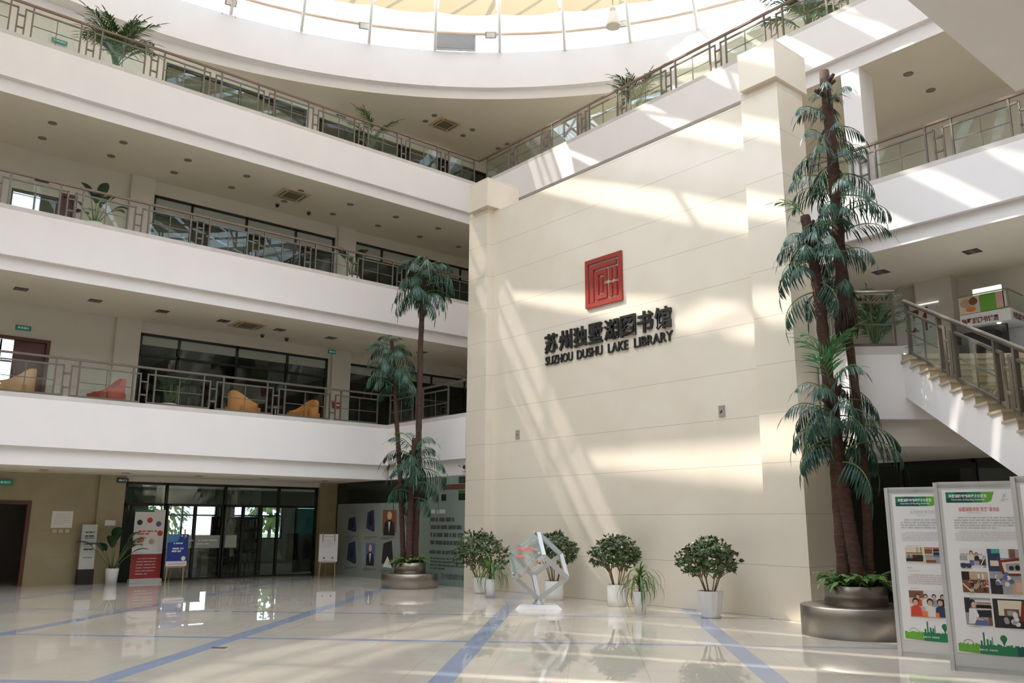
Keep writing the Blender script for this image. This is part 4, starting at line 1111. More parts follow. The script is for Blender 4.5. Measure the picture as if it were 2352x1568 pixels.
b = MB('bark_dark'); b.box((-0.09, -0.05, 0), (0.09, 0.05, 0.004)); b.mat('rail_steel'); b.box((-0.075, -0.036, 0.004), (0.075, 0.036, 0.006)); b.build('cover', r)

# ------------------------------------------------------------------ printed pictures (flat prints, each a part of its poster)
def print_pic(parent, o, ax, ay, x0, y0, x1, y1, kind, lift=0.004, seed=0):
    """a printed photograph: plain colour fields and simple silhouettes in the photo's tones"""
    r = random.Random(seed); W, H = x1-x0, y1-y0
    def X(f): return x0+W*f
    def Y(f): return y0+H*f
    b = MB('ph_white')
    def rc(m, a, c, d, e, l=1): b.mat(m); b.rect(o, ax, ay, X(a), Y(c), X(d), Y(e), lift+0.0006*l)
    def fig(cx, cy, s, top, hair='ph_hair', l=3, legs=None):
        b.mat(top); b.shape(o, ax, ay, [(X(cx)-s*.5, Y(cy)), (X(cx)+s*.5, Y(cy)), (X(cx)+s*.42, Y(cy)+s*.8), (X(cx)+s*.16, Y(cy)+s*1.02), (X(cx)-s*.16, Y(cy)+s*1.02), (X(cx)-s*.42, Y(cy)+s*.8)], lift+0.0006*l)
        if legs: b.mat(legs); b.rect(o, ax, ay, X(cx)-s*.36, Y(cy)-s*.9, X(cx)+s*.36, Y(cy), lift+0.0006*l)
        b.mat(hair); b.disc(o, ax, ay, X(cx), Y(cy)+s*1.36, s*.29, s*.34, lift+0.0006*(l+1))
        b.mat('ph_skin'); b.disc(o, ax, ay, X(cx), Y(cy)+s*1.27, s*.21, s*.26, lift+0.0006*(l+2))
    if kind == 'group':
        rc('ph_pink', 0, 0, 1, 1); rc('ph_white', 0.35, .35, 1, 1, 2); rc('ph_brown', 0, .72, .33, .98, 2); rc('ph_cream', 0, .4, 1, .5, 2)
        for k, (cx, tp) in enumerate(((.20, 'ph_red'), (.38, 'ph_white'), (.57, 'ph_grey'), (.76, 'ph_black'), (.93, 'ph_black'))): fig(cx, .42, H*.27, tp, l=4)
        for cx, tp in ((.14, 'ph_red'), (.47, 'ph_white'), (.70, 'ph_navy'), (.93, 'ph_white')): fig(cx, .04, H*.40, tp, l=7)
        rc('ph_orange', .27, .02, .40, .24, 12); rc('ph_orange', .58, .02, .66, .2, 12); rc('ph_orange', .82, .0, .90, .26, 12)
    elif kind == 'lineup':
        rc('ph_yellow', 0, 0, 1, 1); rc('ph_cream', 0, .55, .6, 1, 2); rc('ph_tan', .6, .45, .72, 1, 2); rc('ph_navy', .84, .55, .88, 1, 2); rc('ph_cream', 0, 0, 1, .22, 2)
        for k in range(9): fig(.10+.095*k, .30, H*.22, ('ph_tan', 'ph_teal', 'ph_white', 'ph_red', 'ph_black', 'ph_brown', 'ph_black', 'ph_black', 'ph_black')[k], l=4, legs='ph_black')
    elif kind == 'stage':
        rc('ph_grey', 0, 0, 1, 1); rc('ph_cream', 0, .55, .5, 1, 2); rc('ph_red', 0, .93, 1, 1, 3); rc('ph_black', .45, .6, 1, .9, 3); rc('ph_blue', .45, .42, 1, .6, 3); rc('ph_brown', 0, .60, .4, .9, 3)
        rc('ph_tan', .0, .0, .5, .35, 3); rc('ph_brown', .05, .05, .55, .22, 4)
        for k in range(7): fig(.5+.075*k, .55, H*.14, 'ph_black', l=5)
    elif kind == 'talk':
        rc('ph_white', 0, 0, 1, 1); rc('ph_grey', 0, .35, .3, .6, 2); rc('ph_brown', .70, .1, 1, .42, 2); rc('ph_black', .76, .14, .95, .34, 3); rc('ph_blue', .0, 0, .42, .2, 2); rc('ph_grey', .88, 0, 1, .6, 2)
        b.mat('text_dark'); text(b, '先生创作回顾仪式', o, ax, ay, X(.03), Y(.62), X(.88), Y(.72), lift+.002)
        fig(.46, .36, H*.30, 'ph_cream', l=6, legs='ph_blue'); fig(.66, .34, H*.26, 'ph_black', l=6, legs='ph_grey')
        b.mat('ph_navy'); b.disc(o, ax, ay, X(.12), Y(.08), W*.12, H*.14, lift+.006); b.disc(o, ax, ay, X(.33), Y(.06), W*.1, H*.12, lift+.006)
        b.mat('ph_white'); b.shape(o, ax, ay, [(X(.78), Y(.12)), (X(.82), Y(.12)), (X(.98), Y(.5)), (X(.94), Y(.5))], lift+.006)
    elif kind == 'frame':
        rc('ph_grey', 0, 0, 1, 1); rc('ph_navy', 0, .5, .3, 1, 2); rc('ph_cream', .05, .62, .25, .74, 3); rc('ph_teal', .1, .9, .3, 1, 3); rc('ph_white', .3, .8, .5, 1, 2); rc('ph_brown', .52, .8, .66, 1, 3)
        b.mat('ph_frame'); b.shape(o, ax, ay, [(X(.24), Y(.74)), (X(.95), Y(.84)), (X(.93), Y(.42)), (X(.32), Y(.40))], lift+.004)
        b.mat('ph_cream'); b.shape(o, ax, ay, [(X(.32), Y(.70)), (X(.88), Y(.76)), (X(.86), Y(.47)), (X(.37), Y(.46))], lift+.0046)
        b.mat('ph_grey'); b.shape(o, ax, ay, [(X(.40), Y(.67)), (X(.80), Y(.71)), (X(.79), Y(.52)), (X(.43), Y(.51))], lift+.0052)
        b.mat('ph_hair'); b.disc(o, ax, ay, X(.54), Y(.58), W*.06, H*.05, lift+.0058); b.disc(o, ax, ay, X(.68), Y(.59), W*.06, H*.06, lift+.0058)
        rc('ph_black', 0, 0, .28, .34, 3); rc('ph_tan', .5, .0, 1, .32, 2); rc('ph_pink', .6, .06, 1, .26, 4)
        for k in range(14): b.mat(('ph_white', 'ph_blue', 'ph_grey')[k % 3]); b.disc(o, ax, ay, X(r.uniform(.14, .55)), Y(r.uniform(.18, .46)), W*.06, W*.06, lift+.006+k*.0002, n=9)
    elif kind == 'hall':
        rc('ph_brown', 0, 0, 1, 1); rc('ph_tan', .3, .62, 1, 1, 2); rc('ph_hair', 0, .6, .3, 1, 2); rc('ph_white', .62, .7, .70, .9, 3); rc('ph_white', .78, .68, .86, .9, 3)
        for k in range(22): fig(r.uniform(.25, .98), r.uniform(.05, .42), H*.16, r.choice(['ph_black', 'ph_brown', 'ph_white', 'ph_red', 'ph_tan']), l=4+k*2)
        b.mat('ph_yellow'); b.shape(o, ax, ay, [(X(0), Y(.42)), (X(.04), Y(.46)), (X(.36), Y(.06)), (X(.30), Y(.04))], lift+.03*.6)
    elif kind == 'reader':
        rc('ph_grey', 0, 0, 1, 1); rc('ph_black', 0, .45, .22, 1, 2); rc('ph_white', .4, .55, 1, .92, 2); rc('ph_black', .48, .3, 1, .58, 2); rc('ph_brown', .85, 0, 1, .3, 3)
        for k in range(8): fig(.5+.065*k, .62, H*.13, 'ph_black', l=4)
        b.mat('ph_white'); b.shape(o, ax, ay, [(X(.1), Y(.05)), (X(.42), Y(.05)), (X(.52), Y(.36)), (X(.40), Y(.62)), (X(.16), Y(.60))], lift+.012)
        b.mat('ph_blue'); b.shape(o, ax, ay, [(X(.3), Y(0)), (X(.86), Y(0)), (X(.80), Y(.17)), (X(.40), Y(.20))], lift+.0126)
        b.mat('ph_hair'); b.disc(o, ax, ay, X(.30), Y(.80), W*.12, H*.15, lift+.012); b.mat('ph_skin'); b.disc(o, ax, ay, X(.34), Y(.74), W*.08, H*.11, lift+.0126)
        b.shape(o, ax, ay, [(X(.40), Y(.30)), (X(.66), Y(.24)), (X(.66), Y(.18)), (X(.42), Y(.20))], lift+.0132)
    elif kind == 'desk':
        rc('ph_black', 0, 0, 1, 1); rc('ph_cream', .12, .42, .68, .95, 2); rc('ph_brown', .25, .40, .60, .66, 3); rc('ph_grey', .32, .44, .52, .6, 4)
        b.mat('ph_frame'); b.shape(o, ax, ay, [(X(.68), Y(.95)), (X(1), Y(.98)), (X(1), Y(.25)), (X(.60), Y(.25))], lift+.004)
        b.mat('ph_cream'); b.shape(o, ax, ay, [(X(.76), Y(.86)), (X(.98), Y(.88)), (X(.97), Y(.38)), (X(.72), Y(.38))], lift+.005)
        b.mat('ph_hair'); b.disc(o, ax, ay, X(.86), Y(.62), W*.09, H*.15, lift+.006)
        for k in range(12): b.mat(('ph_white', 'ph_grey')[k % 2]); b.disc(o, ax, ay, X(r.uniform(.2, .55)), Y(r.uniform(.14, .48)), W*.06, W*.06, lift+.007+k*.0002, n=9)
    elif kind == 'portrait':
        rc('ph_navy', 0, 0, 1, 1)
    return b.build('photo_print', parent)

BT = Vector((.9441, .3296, 0)); BNm = Vector((.3296, -.9441, 0)); UPZ = Vector((0, 0, 1))
def board(label, P, Wd, H, title, title_m, tx, pics, seed, detail=True):
    P = Vector(P)
    t = thing('poster_board', label, 'poster board', P, 0, 'standing poster boards')
    b = MB('board_grey'); b.extrude([BT*0.02+UPZ*0.03-BNm*0.05, BT*(Wd-.02)+UPZ*0.03-BNm*0.05, BT*(Wd-.02)+UPZ*(H-.02)-BNm*0.05, BT*0.02+UPZ*(H-.02)-BNm*0.05], BNm*0.05); b.build('panel', t)
    f = MB('alu')
    for p, q in ((BT*0.022, BT*0.022+UPZ*H), (BT*(Wd-.022), BT*(Wd-.022)+UPZ*H)): f.bar(p-BNm*0.025, q-BNm*0.025, 0.045, 0.075, up=BNm)
    for z in (0.02, H-0.03): f.bar(BT*0.04+UPZ*z-BNm*0.025, BT*(Wd-0.04)+UPZ*z-BNm*0.025, 0.07, 0.05, up=BNm)
    f.build('frame', t)
    if not detail:
        b = MB('paper'); b.rect(O, BT, UPZ, 0.085, 0.20, Wd-0.085, H-0.085, 0.003); b.build('poster', t); return t
    x0, x1 = 0.085, Wd-0.085
    b = MB('paper'); b.rect(O, BT, UPZ, x0, 0.20, x1, H-0.085, 0.003)
    pst = b.build('poster', t)
    b = MB('poster_green')
    hz0, hz1 = H-0.235, H-0.115; hx0, hx1 = 0.125, 0.62
    b.mat('poster_teal'); b.shape(O, BT, UPZ, [(hx0, hz0), (hx0+.27, hz0), (hx0+.22, hz1), (hx0+.10, hz1), (hx0, hz1)], 0.0042)
    b.mat('poster_green'); b.shape(O, BT, UPZ, [(hx0+.27, hz0), (hx0+.37, hz0), (hx0+.36, hz1), (hx0+.22, hz1)], 0.0042); b.shape(O, BT, UPZ, [(hx0, hz0+.05), (hx0+.07, hz0+.06), (hx0+.10, hz1), (hx0, hz1)], 0.0046)
    b.mat('poster_lime'); b.shape(O, BT, UPZ, [(hx0+.37, hz0), (hx1-.075, hz0), (hx1-.035, hz0+.02), (hx1, hz1), (hx0+.36, hz1)], 0.0042)
    b.build('header_band', pst)
    b = MB('text_white'); text(b, '独墅湖图书馆阅读文化悦览', O, BT, UPZ, hx0+.03, hz0+.055, hx1-.075, hz0+.095, 0.0065, bold=0.02)
    text(b, 'Overview of Reading Activities', O, BT, UPZ, hx0+.055, hz0+.018, hx1-.10, hz0+.045, 0.0065, bold=0.008); b.build('header_lettering', pst)
    b = MB(title_m); text(b, title, O, BT, UPZ, tx[0], H-0.335, tx[1], H-0.285, 0.0055, bold=0.006)
    b.mat('text_pale'); lines(b, O, BT, UPZ, tx[0]+.07, H-0.357, tx[1]-.07, H-0.345, 1, 0.6, 0.0055, seed); b.build('title_lettering', pst)
    # emblem and seal at the top right of the sheet
    b = MB('ph_brown'); ex, ez, es = 0.80, H-0.20, 0.075
    for (p, q, u_, v_) in ((0, 0, .1, 1), (.9, 0, 1, 1), (.1, .9, .9, 1), (.1, 0, .9, .1), (.2, .15, .29, .8), (.29, .7, .85, .8), (.38, .15, .47, .62), (.47, .53, .66, .62), (.47, .15, .66, .24), (.74, .15, .83, .40), (.74, .48, .83, .66)):
        b.rect(O, BT, UPZ, ex+p*es, ez+q*es, ex+u_*es, ez+v_*es, 0.0055)
    text(b, 'SDLL', O, BT, UPZ, ex+.002, ez-.035, ex+es, ez-.013, 0.0055); b.build('emblem_print', pst)
    b = MB('text_grey')
    for sg in (-1, 1): b.bar(BT*(0.715-.022*sg)+UPZ*(H-.135)+BNm*.006, BT*(0.715+.022*sg)+UPZ*(H-.175)+BNm*.006, 0.004, 0.002, up=BNm)
    lines(b, O, BT, UPZ, 0.675, H-0.225, 0.755, H-0.195, 2, 0.6, 0.0055, seed+3); b.build('seal_print', pst)
    for k, (kind, a, c, d, e) in enumerate(pics[0]): print_pic(pst, O, BT, UPZ, a, c, d, e, kind, 0.005, seed+k)
    b = MB('text_grey')
    for k, (m, a, c, d, e, n, fi) in enumerate(pics[1]): b.mat(m); lines(b, O, BT, UPZ, a, c, d, e, n, fi, 0.0055, seed*7+k)
    b.build('small_print', pst)['kind'] = 'stuff'
    b = MB('poster_green'); gz0, gz1 = 0.215, 0.30; r = random.Random(seed); n = 42; xs = [x0+.015+(x1-x0-.03)*k/n for k in range(n+1)]
    for k in range(n):
        m = 'poster_lime' if k < n*.22 else ('poster_green' if k < n*.62 else 'poster_teal'); b.mat(m)
        h0, h1 = gz1+r.uniform(-.012, .014), gz1+r.uniform(-.012, .014)
        b.shape(O, BT, UPZ, [(xs[k], gz0-.02*math.sin(3*k/n)), (xs[k+1], gz0-.02*math.sin(3*(k+1)/n)), (xs[k+1], h1), (xs[k], h0)], 0.0045)
    b.mat('poster_green'); tx0 = x0+.27
    for k, (dx, hh, ww) in enumerate(((0, .13, .016), (.03, .06, .02), (.06, .05, .02), (.085, .085, .008), (-.03, .04, .02))): b.rect(O, BT, UPZ, tx0+dx, gz1-.01, tx0+dx+ww, gz1+hh, 0.0046)
    b.disc(O, BT, UPZ, x0+.47, gz1+.075, .034, .038, 0.0046); b.shape(O, BT, UPZ, [(x0+.45, gz1+.05), (x0+.49, gz1+.05), (x0+.474, gz1+.0), (x0+.466, gz1)], 0.0046)
    pts = [BT*(x0+.12+.05*math.cos(a))+UPZ*(gz1+.045*math.sin(a))+BNm*.005 for a in [PI*k/10 for k in range(11)]]
    b.tube(pts, 0.002, 4); b.build('skyline_print', pst)
    b = MB('text_white'); text(b, '智慧分享  价值创造', O, BT, UPZ, x0+.22, 0.235, x0+.40, 0.255, 0.0056, bold=0.01); b.build('footer_lettering', pst)
    return t
H2 = 2.09
b2 = ([('talk', 0.205, 1.135, 0.465, 1.345), ('hall', 0.205, 0.855, 0.465, 1.085), ('reader', 0.205, 0.505, 0.465, 0.80), ('frame', 0.485, 0.85, 0.90, 1.34), ('desk', 0.485, 0.49, 0.90, 0.80)],
      [('text_grey', 0.185, 1.555, 0.90, 1.70, 5, 0.55), ('text_pale', 0.185, 1.42, 0.90, 1.535, 6, 0.4), ('text_pale', 0.205, 1.11, 0.40, 1.125, 1, 0.5), ('text_pale', 0.205, 0.83, 0.40, 0.845, 1, 0.5), ('text_pale', 0.205, 0.48, 0.44, 0.497, 1, 0.5), ('text_pale', 0.62, 0.825, 0.88, 0.842, 1, 0.5), ('text_pale', 0.62, 0.465, 0.88, 0.48, 1, 0.5)])
board('poster board with red title, standing in front at the right edge', (-4.50, 10.30, 0), 1.10, H2, '独墅湖图书馆“思客”读书会', 'text_red', (0.245, 0.655), b2, 11)
b1 = ([('lineup', 0.185, 1.13, 0.40, 1.325), ('stage', 0.41, 1.13, 0.63, 1.325), ('group', 0.185, 0.475, 0.68, 0.80)],
      [('text_grey', 0.165, 1.55, 0.86, 1.68, 4, 0.5), ('text_pale', 0.165, 1.40, 0.86, 1.52, 6, 0.4), ('text_pale', 0.185, 1.335, 0.50, 1.35, 1, 0.5), ('text_grey', 0.19, 1.06, 0.28, 1.085, 1, 0.6), ('text_pale', 0.19, 1.03, 0.42, 1.045, 1, 0.5), ('text_pale', 0.19, 0.87, 0.86, 1.0, 5, 0.5), ('text_pale', 0.19, 0.815, 0.4, 0.83, 1, 0.5)])
board('poster board with pale title, half hidden behind the front board', (-5.39, 10.90, 0), 1.10, 2.07, '新书发布/亲子阅读', 'text_mint', (0.285, 0.60), b1, 12)
board('blank side of a third poster board cut off by the right edge', (-3.47, 9.77, 0), 0.66, 2.10, '', 'text_red', (0, 1), None, 13, detail=False)

# ------------------------------------------------------------------ mural under the balcony
mu = thing('glass_mural', 'printed glass wall with portraits and lines of text left of the marble wall', 'mural', (-24.45, 13.40, 0))
b = MB('mural_glass'); b.box((0, 0, 0.0), (6.75, 0.06, 2.83)); b.build('panel', mu)
mo = Vector((0, -0.003, 0)); mx_, mz_ = Vector((1, 0, 0)), Vector((0, 0, 1))
b = MB('mural_band'); b.rect(mo, mx_, mz_, 0, 2.17, 4.85, 2.82, 0.002); b.build('black_band', mu)
b = MB('mural_mint'); b.rect(mo, mx_, mz_, 3.9, 0.02, 6.75, 2.17, 0.001); b.rect(mo, mx_, mz_, 4.85, 2.17, 6.75, 2.82, 0.001); b.build('mint_field', mu)
b = MB('mural_band')
for x in (5.65, 6.42):
    for z in (2.62, 2.18): b.rect(mo, mx_, mz_, x, z, x+0.22 if x < 6 else 6.74, z+0.17, 0.003)
b.mat('wood_brown'); b.rect(mo, mx_, mz_, 5.8, 2.46, 6.74, 2.60, 0.002); b.mat('mural_green'); b.rect(mo, mx_, mz_, 6.42, 2.33, 6.74, 2.44, 0.003); b.build('coloured_blocks', mu)
for k, (x0, z0, x1, z1, kd) in enumerate(((0.68, 1.31, 1.24, 1.78, 0), (1.80, 1.33, 2.30, 1.98, 1), (2.72, 1.24, 3.46, 2.02, 2), (3.98, 1.22, 4.30, 1.97, 3), (0.72, 0.37, 1.30, 1.05, 4), (1.82, 0.36, 2.36, 1.06, 5), (2.74, 0.34, 3.38, 1.10, 6), (3.95, 0.42, 4.4, 1.0, 5))):
    b = MB('ph_navy')
    cx = (x0+x1)/2; wd = x1-x0; hh = z1-z0
    if kd == 3:
        b.mat('ph_black'); b.shape(mo, mx_, mz_, [(cx-.10, z0+.30), (cx-.03, z0), (cx, z0+.02), (cx+.03, z0), (cx+.10, z0+.32), (cx+.11, z0+.52), (cx+.05, z0+.60), (cx-.05, z0+.60), (cx-.11, z0+.52)], 0.004); b.disc(mo, mx_, mz_, cx, z1-.07, .04, .06, 0.004)
    elif kd in (2, 5):
        b.mat('ph_blue' if kd == 5 else 'ph_brown'); b.rect(mo, mx_, mz_, x0, z0+hh*.1, x1, z1-hh*.08, 0.003)
        b.mat('ph_black'); b.shape(mo, mx_, mz_, [(cx-wd*.42, z0), (cx+wd*.42, z0), (cx+wd*.34, z0+hh*.45), (cx, z0+hh*.6), (cx-wd*.34, z0+hh*.45)], 0.004); b.mat('ph_skin'); b.disc(mo, mx_, mz_, cx, z0+hh*.72, wd*.17, hh*.15, 0.005)
        b.mat('ph_white'); b.shape(mo, mx_, mz_, [(cx-.05, z0+hh*.5), (cx+.05, z0+hh*.5), (cx, z0+hh*.1)], 0.0052)
    else:
        b.mat('ph_navy' if kd != 6 else 'ph_black'); b.shape(mo, mx_, mz_, [(x0, z0+hh*.16), (x1-wd*.12, z0), (x1, z0+hh*.12), (x1-wd*.2, z1), (x0+wd*.1, z1-hh*.12)], 0.003)
        b.mat('ph_black'); b.disc(mo, mx_, mz_, cx, z0+hh*.5, wd*.2, hh*.28, 0.004)
        if kd == 6: b.mat('ph_white'); b.shape(mo, mx_, mz_, [(x0+wd*.1, z0+hh*.02), (x1-wd*.1, z0+hh*.0), (cx, z0+hh*.42)], 0.005)
    b.build('portrait_print', mu)
b = MB('text_dark')
for k, (z, x1) in enumerate(((1.83, 5.85), (1.62, 6.25), (1.42, 6.6), (1.22, 6.7), (1.02, 6.7))):
    b.mat('text_grey' if k == 0 else 'text_dark'); lines(b, mo, mx_, mz_, 5.18, z, x1, z+0.14, 1, 0.75, 0.004, seed=40+k, last=1.0, indent=0)
lines(b, mo, mx_, mz_, 5.15, 0.78, 6.7, 0.90, 1, 0.75, 0.004, seed=46, last=1.0, indent=0)
lines(b, mo, mx_, mz_, 5.20, 0.38, 6.6, 0.72, 4, 0.45, 0.004, seed=47, last=0.5, indent=0)
text(b, '苏州独墅湖图书馆', mo, mx_, mz_, 5.72, 0.17, 6.95-.25, 0.31, 0.004, bold=0.01)
for k, x in enumerate((0.55, 1.7, 2.65)):
    for z in (1.12, 0.20): lines(b, mo, mx_, mz_, x, z, x+0.75, z+0.09, 2, 0.4, 0.004, seed=60+k)
b.build('printed_text', mu)['kind'] = 'stuff'

# ------------------------------------------------------------------ things along the ground-floor left wall
r = thing('wall_notice', 'white notice sheet with three small pockets on the olive stone wall', 'notice', (XW, 5.31, 1.30))
b = MB('paper'); b.box((0, 0, 0.13), (0.012, 0.50, 0.56)); b.mat('text_pale'); lines(b, (0.013, 0, 0), (0, 1, 0), (0, 0, 1), 0.06, 0.2, 0.44, 0.5, 6, 0.2, 0.001, seed=5); b.build('sheet', r)
for k in range(3):
    b = MB('olive_marble'); b.mat('ac_cream'); b.box((0, 0.04+0.15*k, 0), (0.03, 0.15+0.15*k, 0.10)); b.build('pocket', r)
r = thing('small_notice', 'small white paper taped to the beige column', 'notice', (XW+0.132, 6.58, 1.49))
b = MB('paper'); b.box((0, 0, 0), (0.006, 0.27, 0.14)); b.box((0, 0.02, 0.0), (0.012, 0.10, 0.15)); b.build('sheet', r)
r = thing('sign_stand', 'tall grey-white information stand with a black base', 'sign stand', (-24.55, 6.18, 0))
b = MB('black'); b.box((-0.13, -0.19, 0), (0.10, 0.19, 0.38)); b.build('base', r)
b = MB('alu'); b.box((-0.05, -0.185, 0.38), (0.03, 0.185, 1.52)); b.build('post', r)
b = MB('paper_grey'); b.box((0.03, -0.165, 0.40), (0.036, 0.165, 1.50)); b.mat('text_dark')
for z, h in ((1.30, .045), (1.20, .05), (1.16, .03), (1.00, .04), (0.86, .05), (0.66, .03)): lines(b, (0.037, 0, 0), (0, 1, 0), (0, 0, 1), -0.12, z, 0.12, z+h, 1, 0.7, 0.001, seed=int(z*100), last=1)
b.build('sign_face', r)
r = thing('rollup_banner', 'white and red roll-up banner with coloured dots standing by the shopfront', 'banner', (-24.45, 7.66, 0))
b = MB('alu'); b.box((-0.10, -0.42, 0), (0.10, 0.42, 0.09)); b.build('base', r)
b = MB('paper'); b.box((-0.01, -0.40, 0.09), (0.0, 0.40, 1.92)); b.mat('poster_red'); b.rect((0.001, 0, 0), (0, 1, 0), (0, 0, 1), -0.40, 0.10, 0.40, 0.74, 0.001)
for y, z, m in ((-.26, 1.58, 'ph_navy'), (.0, 1.64, 'ph_red'), (.24, 1.54, 'ph_blue'), (.30, 1.29, 'ph_red'), (-.18, 1.12, 'ph_orange'), (.09, 1.07, 'ph_tan')): b.mat(m); b.disc((0.001, 0, 0), (0, 1, 0), (0, 0, 1), y, z, 0.075, lift=0.002)
b.mat('text_red'); lines(b, (0.001, 0, 0), (0, 1, 0), (0, 0, 1), -0.30, 1.24, 0.22, 1.38, 2, 0.55, 0.002, seed=3); b.mat('text_pale'); lines(b, (0.001, 0, 0), (0, 1, 0), (0, 0, 1), -0.26, 0.18, 0.26, 0.66, 6, 0.25, 0.002, seed=4)
b.mat('poster_green'); b.rect((0.001, 0, 0), (0, 1, 0), (0, 0, 1), -0.40, 1.86, 0.10, 1.92, 0.002); b.build('printed_sheet', r)
def easel(name, label, loc, rz, W_, z0, z1, H_, fill):
    r = thing(name, label, 'easel sign', loc, rz, 'easel signs')
    for sg in (-1, 1):
        b = MB('easel_wood'); b.bar((-0.02, sg*W_*0.42, 0), (0.05, sg*W_*0.30, H_), 0.03); b.build('leg', r)
    b = MB('easel_wood'); b.bar((-0.45, 0, 0), (0.03, 0, H_-0.06), 0.03); b.build('leg', r)
    b = MB('easel_wood'); b.bar((0.02, -W_*0.45, z0-0.02), (0.02, W_*0.45, z0-0.02), 0.04); b.build('ledge', r)
    b = MB('paper'); b.box((0.035, -W_/2, z0), (0.05, W_/2, z1)); fill(b, Vector((0.051, 0, 0))); b.build('poster', r)
Y1, Z1 = Vector((0, 1, 0)), Vector((0, 0, 1))
def f_blue(b, o):
    b.mat('poster_blue'); b.rect(o, Y1, Z1, -.28, 0.55, .28, 1.27, .001); b.mat('poster_sky'); b.shape(o, Y1, Z1, [(-.28, 1.27), (.06, 1.27), (.0, 1.08), (-.28, 1.04)], .0015)
    b.mat('text_white'); lines(b, o, Y1, Z1, -.13, 1.0, .13, 1.05, 1, .7, .002, 1, 1); lines(b, o, Y1, Z1, -.15, 0.78, .16, 0.92, 2, .6, .002, 2, .8); b.disc(o, Y1, Z1, .10, 1.22, .025, lift=.002); b.disc(o, Y1, Z1, .20, 1.22, .025, lift=.002); b.disc(o, Y1, Z1, .18, .62, .06, lift=.002)
    b.mat('text_red'); lines(b, o, Y1, Z1, -.25, .46, .25, .49, 1, .5, .002, 3, 1)
easel('easel_sign', 'blue poster on a wooden easel in front of the shopfront', (-24.1, 8.33, 0), 0.0, 0.56, 0.42, 1.27, 1.4, f_blue)
def f_white(b, o):
    b.mat('text_grey'); lines(b, o, Y1, Z1, -.14, 1.16, .14, 1.20, 1, .6, .002, 4, 1); b.mat('text_pale'); lines(b, o, Y1, Z1, -.22, .85, .22, 1.10, 5, .25, .002, 5)
    b.mat('text_red'); b.disc(o, Y1, Z1, -.12, .55, .03, lift=.002); b.disc(o, Y1, Z1, .13, .55, .03, lift=.002); b.mat('text_grey'); lines(b, o, Y1, Z1, -.2, .45, .2, .49, 1, .5, .002, 6, 1)
easel('easel_sign', 'white notice on a wooden easel in front of the beige stone column', (-23.75, 12.75, 0), -0.35, 0.56, 0.44, 1.25, 1.3, f_white)

# ------------------------------------------------------------------ furniture behind the railings and glass
def armchair(label, loc, rz, m):
    t = thing('armchair', label, 'armchair', loc, rz, 'armchairs behind the second-floor railing')
    b = MB(m); b.box((-0.34, -0.32, 0.16), (0.34, 0.34, 0.42)); b.build('seat', t)
    b = MB(m); n = 14
    ro, ri = [], []
    for k in range(n+1):
        a = PI*(-0.12+1.24*k/n); hh = 0.50+0.36*max(0.0, math.sin(PI*k/n))**2.2
        ro.append((b.vert((0.44*math.cos(a), 0.02+0.42*math.sin(a)*-1, 0.14)), b.vert((0.45*math.cos(a), 0.02-0.43*math.sin(a), hh))))
        ri.append((b.vert((0.34*math.cos(a), 0.02-0.32*math.sin(a), 0.14)), b.vert((0.35*math.cos(a), 0.02-0.33*math.sin(a), hh))))
    for k in range(n):
        b.face([ro[k][0], ro[k+1][0], ro[k+1][1], ro[k][1]], True); b.face([ri[k+1][0], ri[k][0], ri[k][1], ri[k+1][1]], True); b.face([ro[k][1], ro[k+1][1], ri[k+1][1], ri[k][1]])
    for k in (0, n): b.face([ro[k][0], ro[k][1], ri[k][1], ri[k][0]])
    b.build('backrest', t)
    for x, y in ((-.26, -.24), (.26, -.24), (-.26, .26), (.26, .26)):
        b = MB('black'); b.tube([(x, y, 0), (x, y, 0.17)], 0.02, 6); b.build('leg', t)
    return t
armchair('tan tub armchair on the second floor below the open brown door', (-22.75, 3.75, 4.31), PI-.5, 'chair_tan')
armchair('dusty red tub armchair behind the second-floor railing', (-22.6, 5.75, 4.31), PI+.2, 'chair_red')
armchair('orange tub armchair on the second floor beside a white plant box', (-22.75, 9.35, 4.31), 0.3, 'chair_orange')
armchair('orange tub armchair on the second floor nearest the middle column', (-22.75, 11.2, 4.31), PI+.3, 'chair_orange')
for k, (y, l) in enumerate(((4.75, 'round glass side table on the second floor between the tan and red armchairs'), (10.3, 'round glass side table on the second floor between the two orange armchairs'))):
    t = thing('side_table', l, 'table', (-22.7, y, 4.31), 0, 'side tables behind the second-floor railing')
    b = MB('acrylic'); b.lathe([(0.30, 0.50), (0.30, 0.515)], n=24); b.build('tabletop', t)
    b = MB('steel'); b.tube([(0, 0, 0), (0, 0, 0.5)], 0.02, 8); b.lathe([(0.18, 0), (0.18, 0.015), (0.02, 0.03)], n=18); b.build('stand', t)
def shelf(label, loc, W_, H_, seed):
    t = thing('bookshelf', label, 'bookshelf', loc, 0, 'bookshelves behind the glass fronts')
    b = MB('shelf_dark'); b.box((-0.2, 0, 0), (-0.17, W_, H_))
    for y in (0, W_-.03): b.box((-.2, y, 0), (.2, y+.03, H_))
    n = 5
    for k in range(n+1): b.box((-.2, 0, H_*k/n), (.2, W_, H_*k/n+.025))
    b.build('carcass', t)
    r = random.Random(seed); b = MB('ph_white')
    for k in range(n):
        y = 0.05
        while y < W_-0.12:
            wd = r.uniform(.03, .06); hh = H_/n*r.uniform(.55, .8); b.mat(r.choice(['ph_white', 'ph_red', 'ph_blue', 'ph_tan', 'ph_grey', 'ph_black', 'ph_cream', 'ph_teal'])); b.box((-.12, y, H_*k/n+.026), (.12, y+wd, H_*k/n+.026+hh)); y += wd+.006
    o = b.build('books', t); o['kind'] = 'stuff'
    return t
shelf('bookshelf inside the ground-floor shopfront', (-27.5, 10.6, 0), 1.6, 1.75, 1)
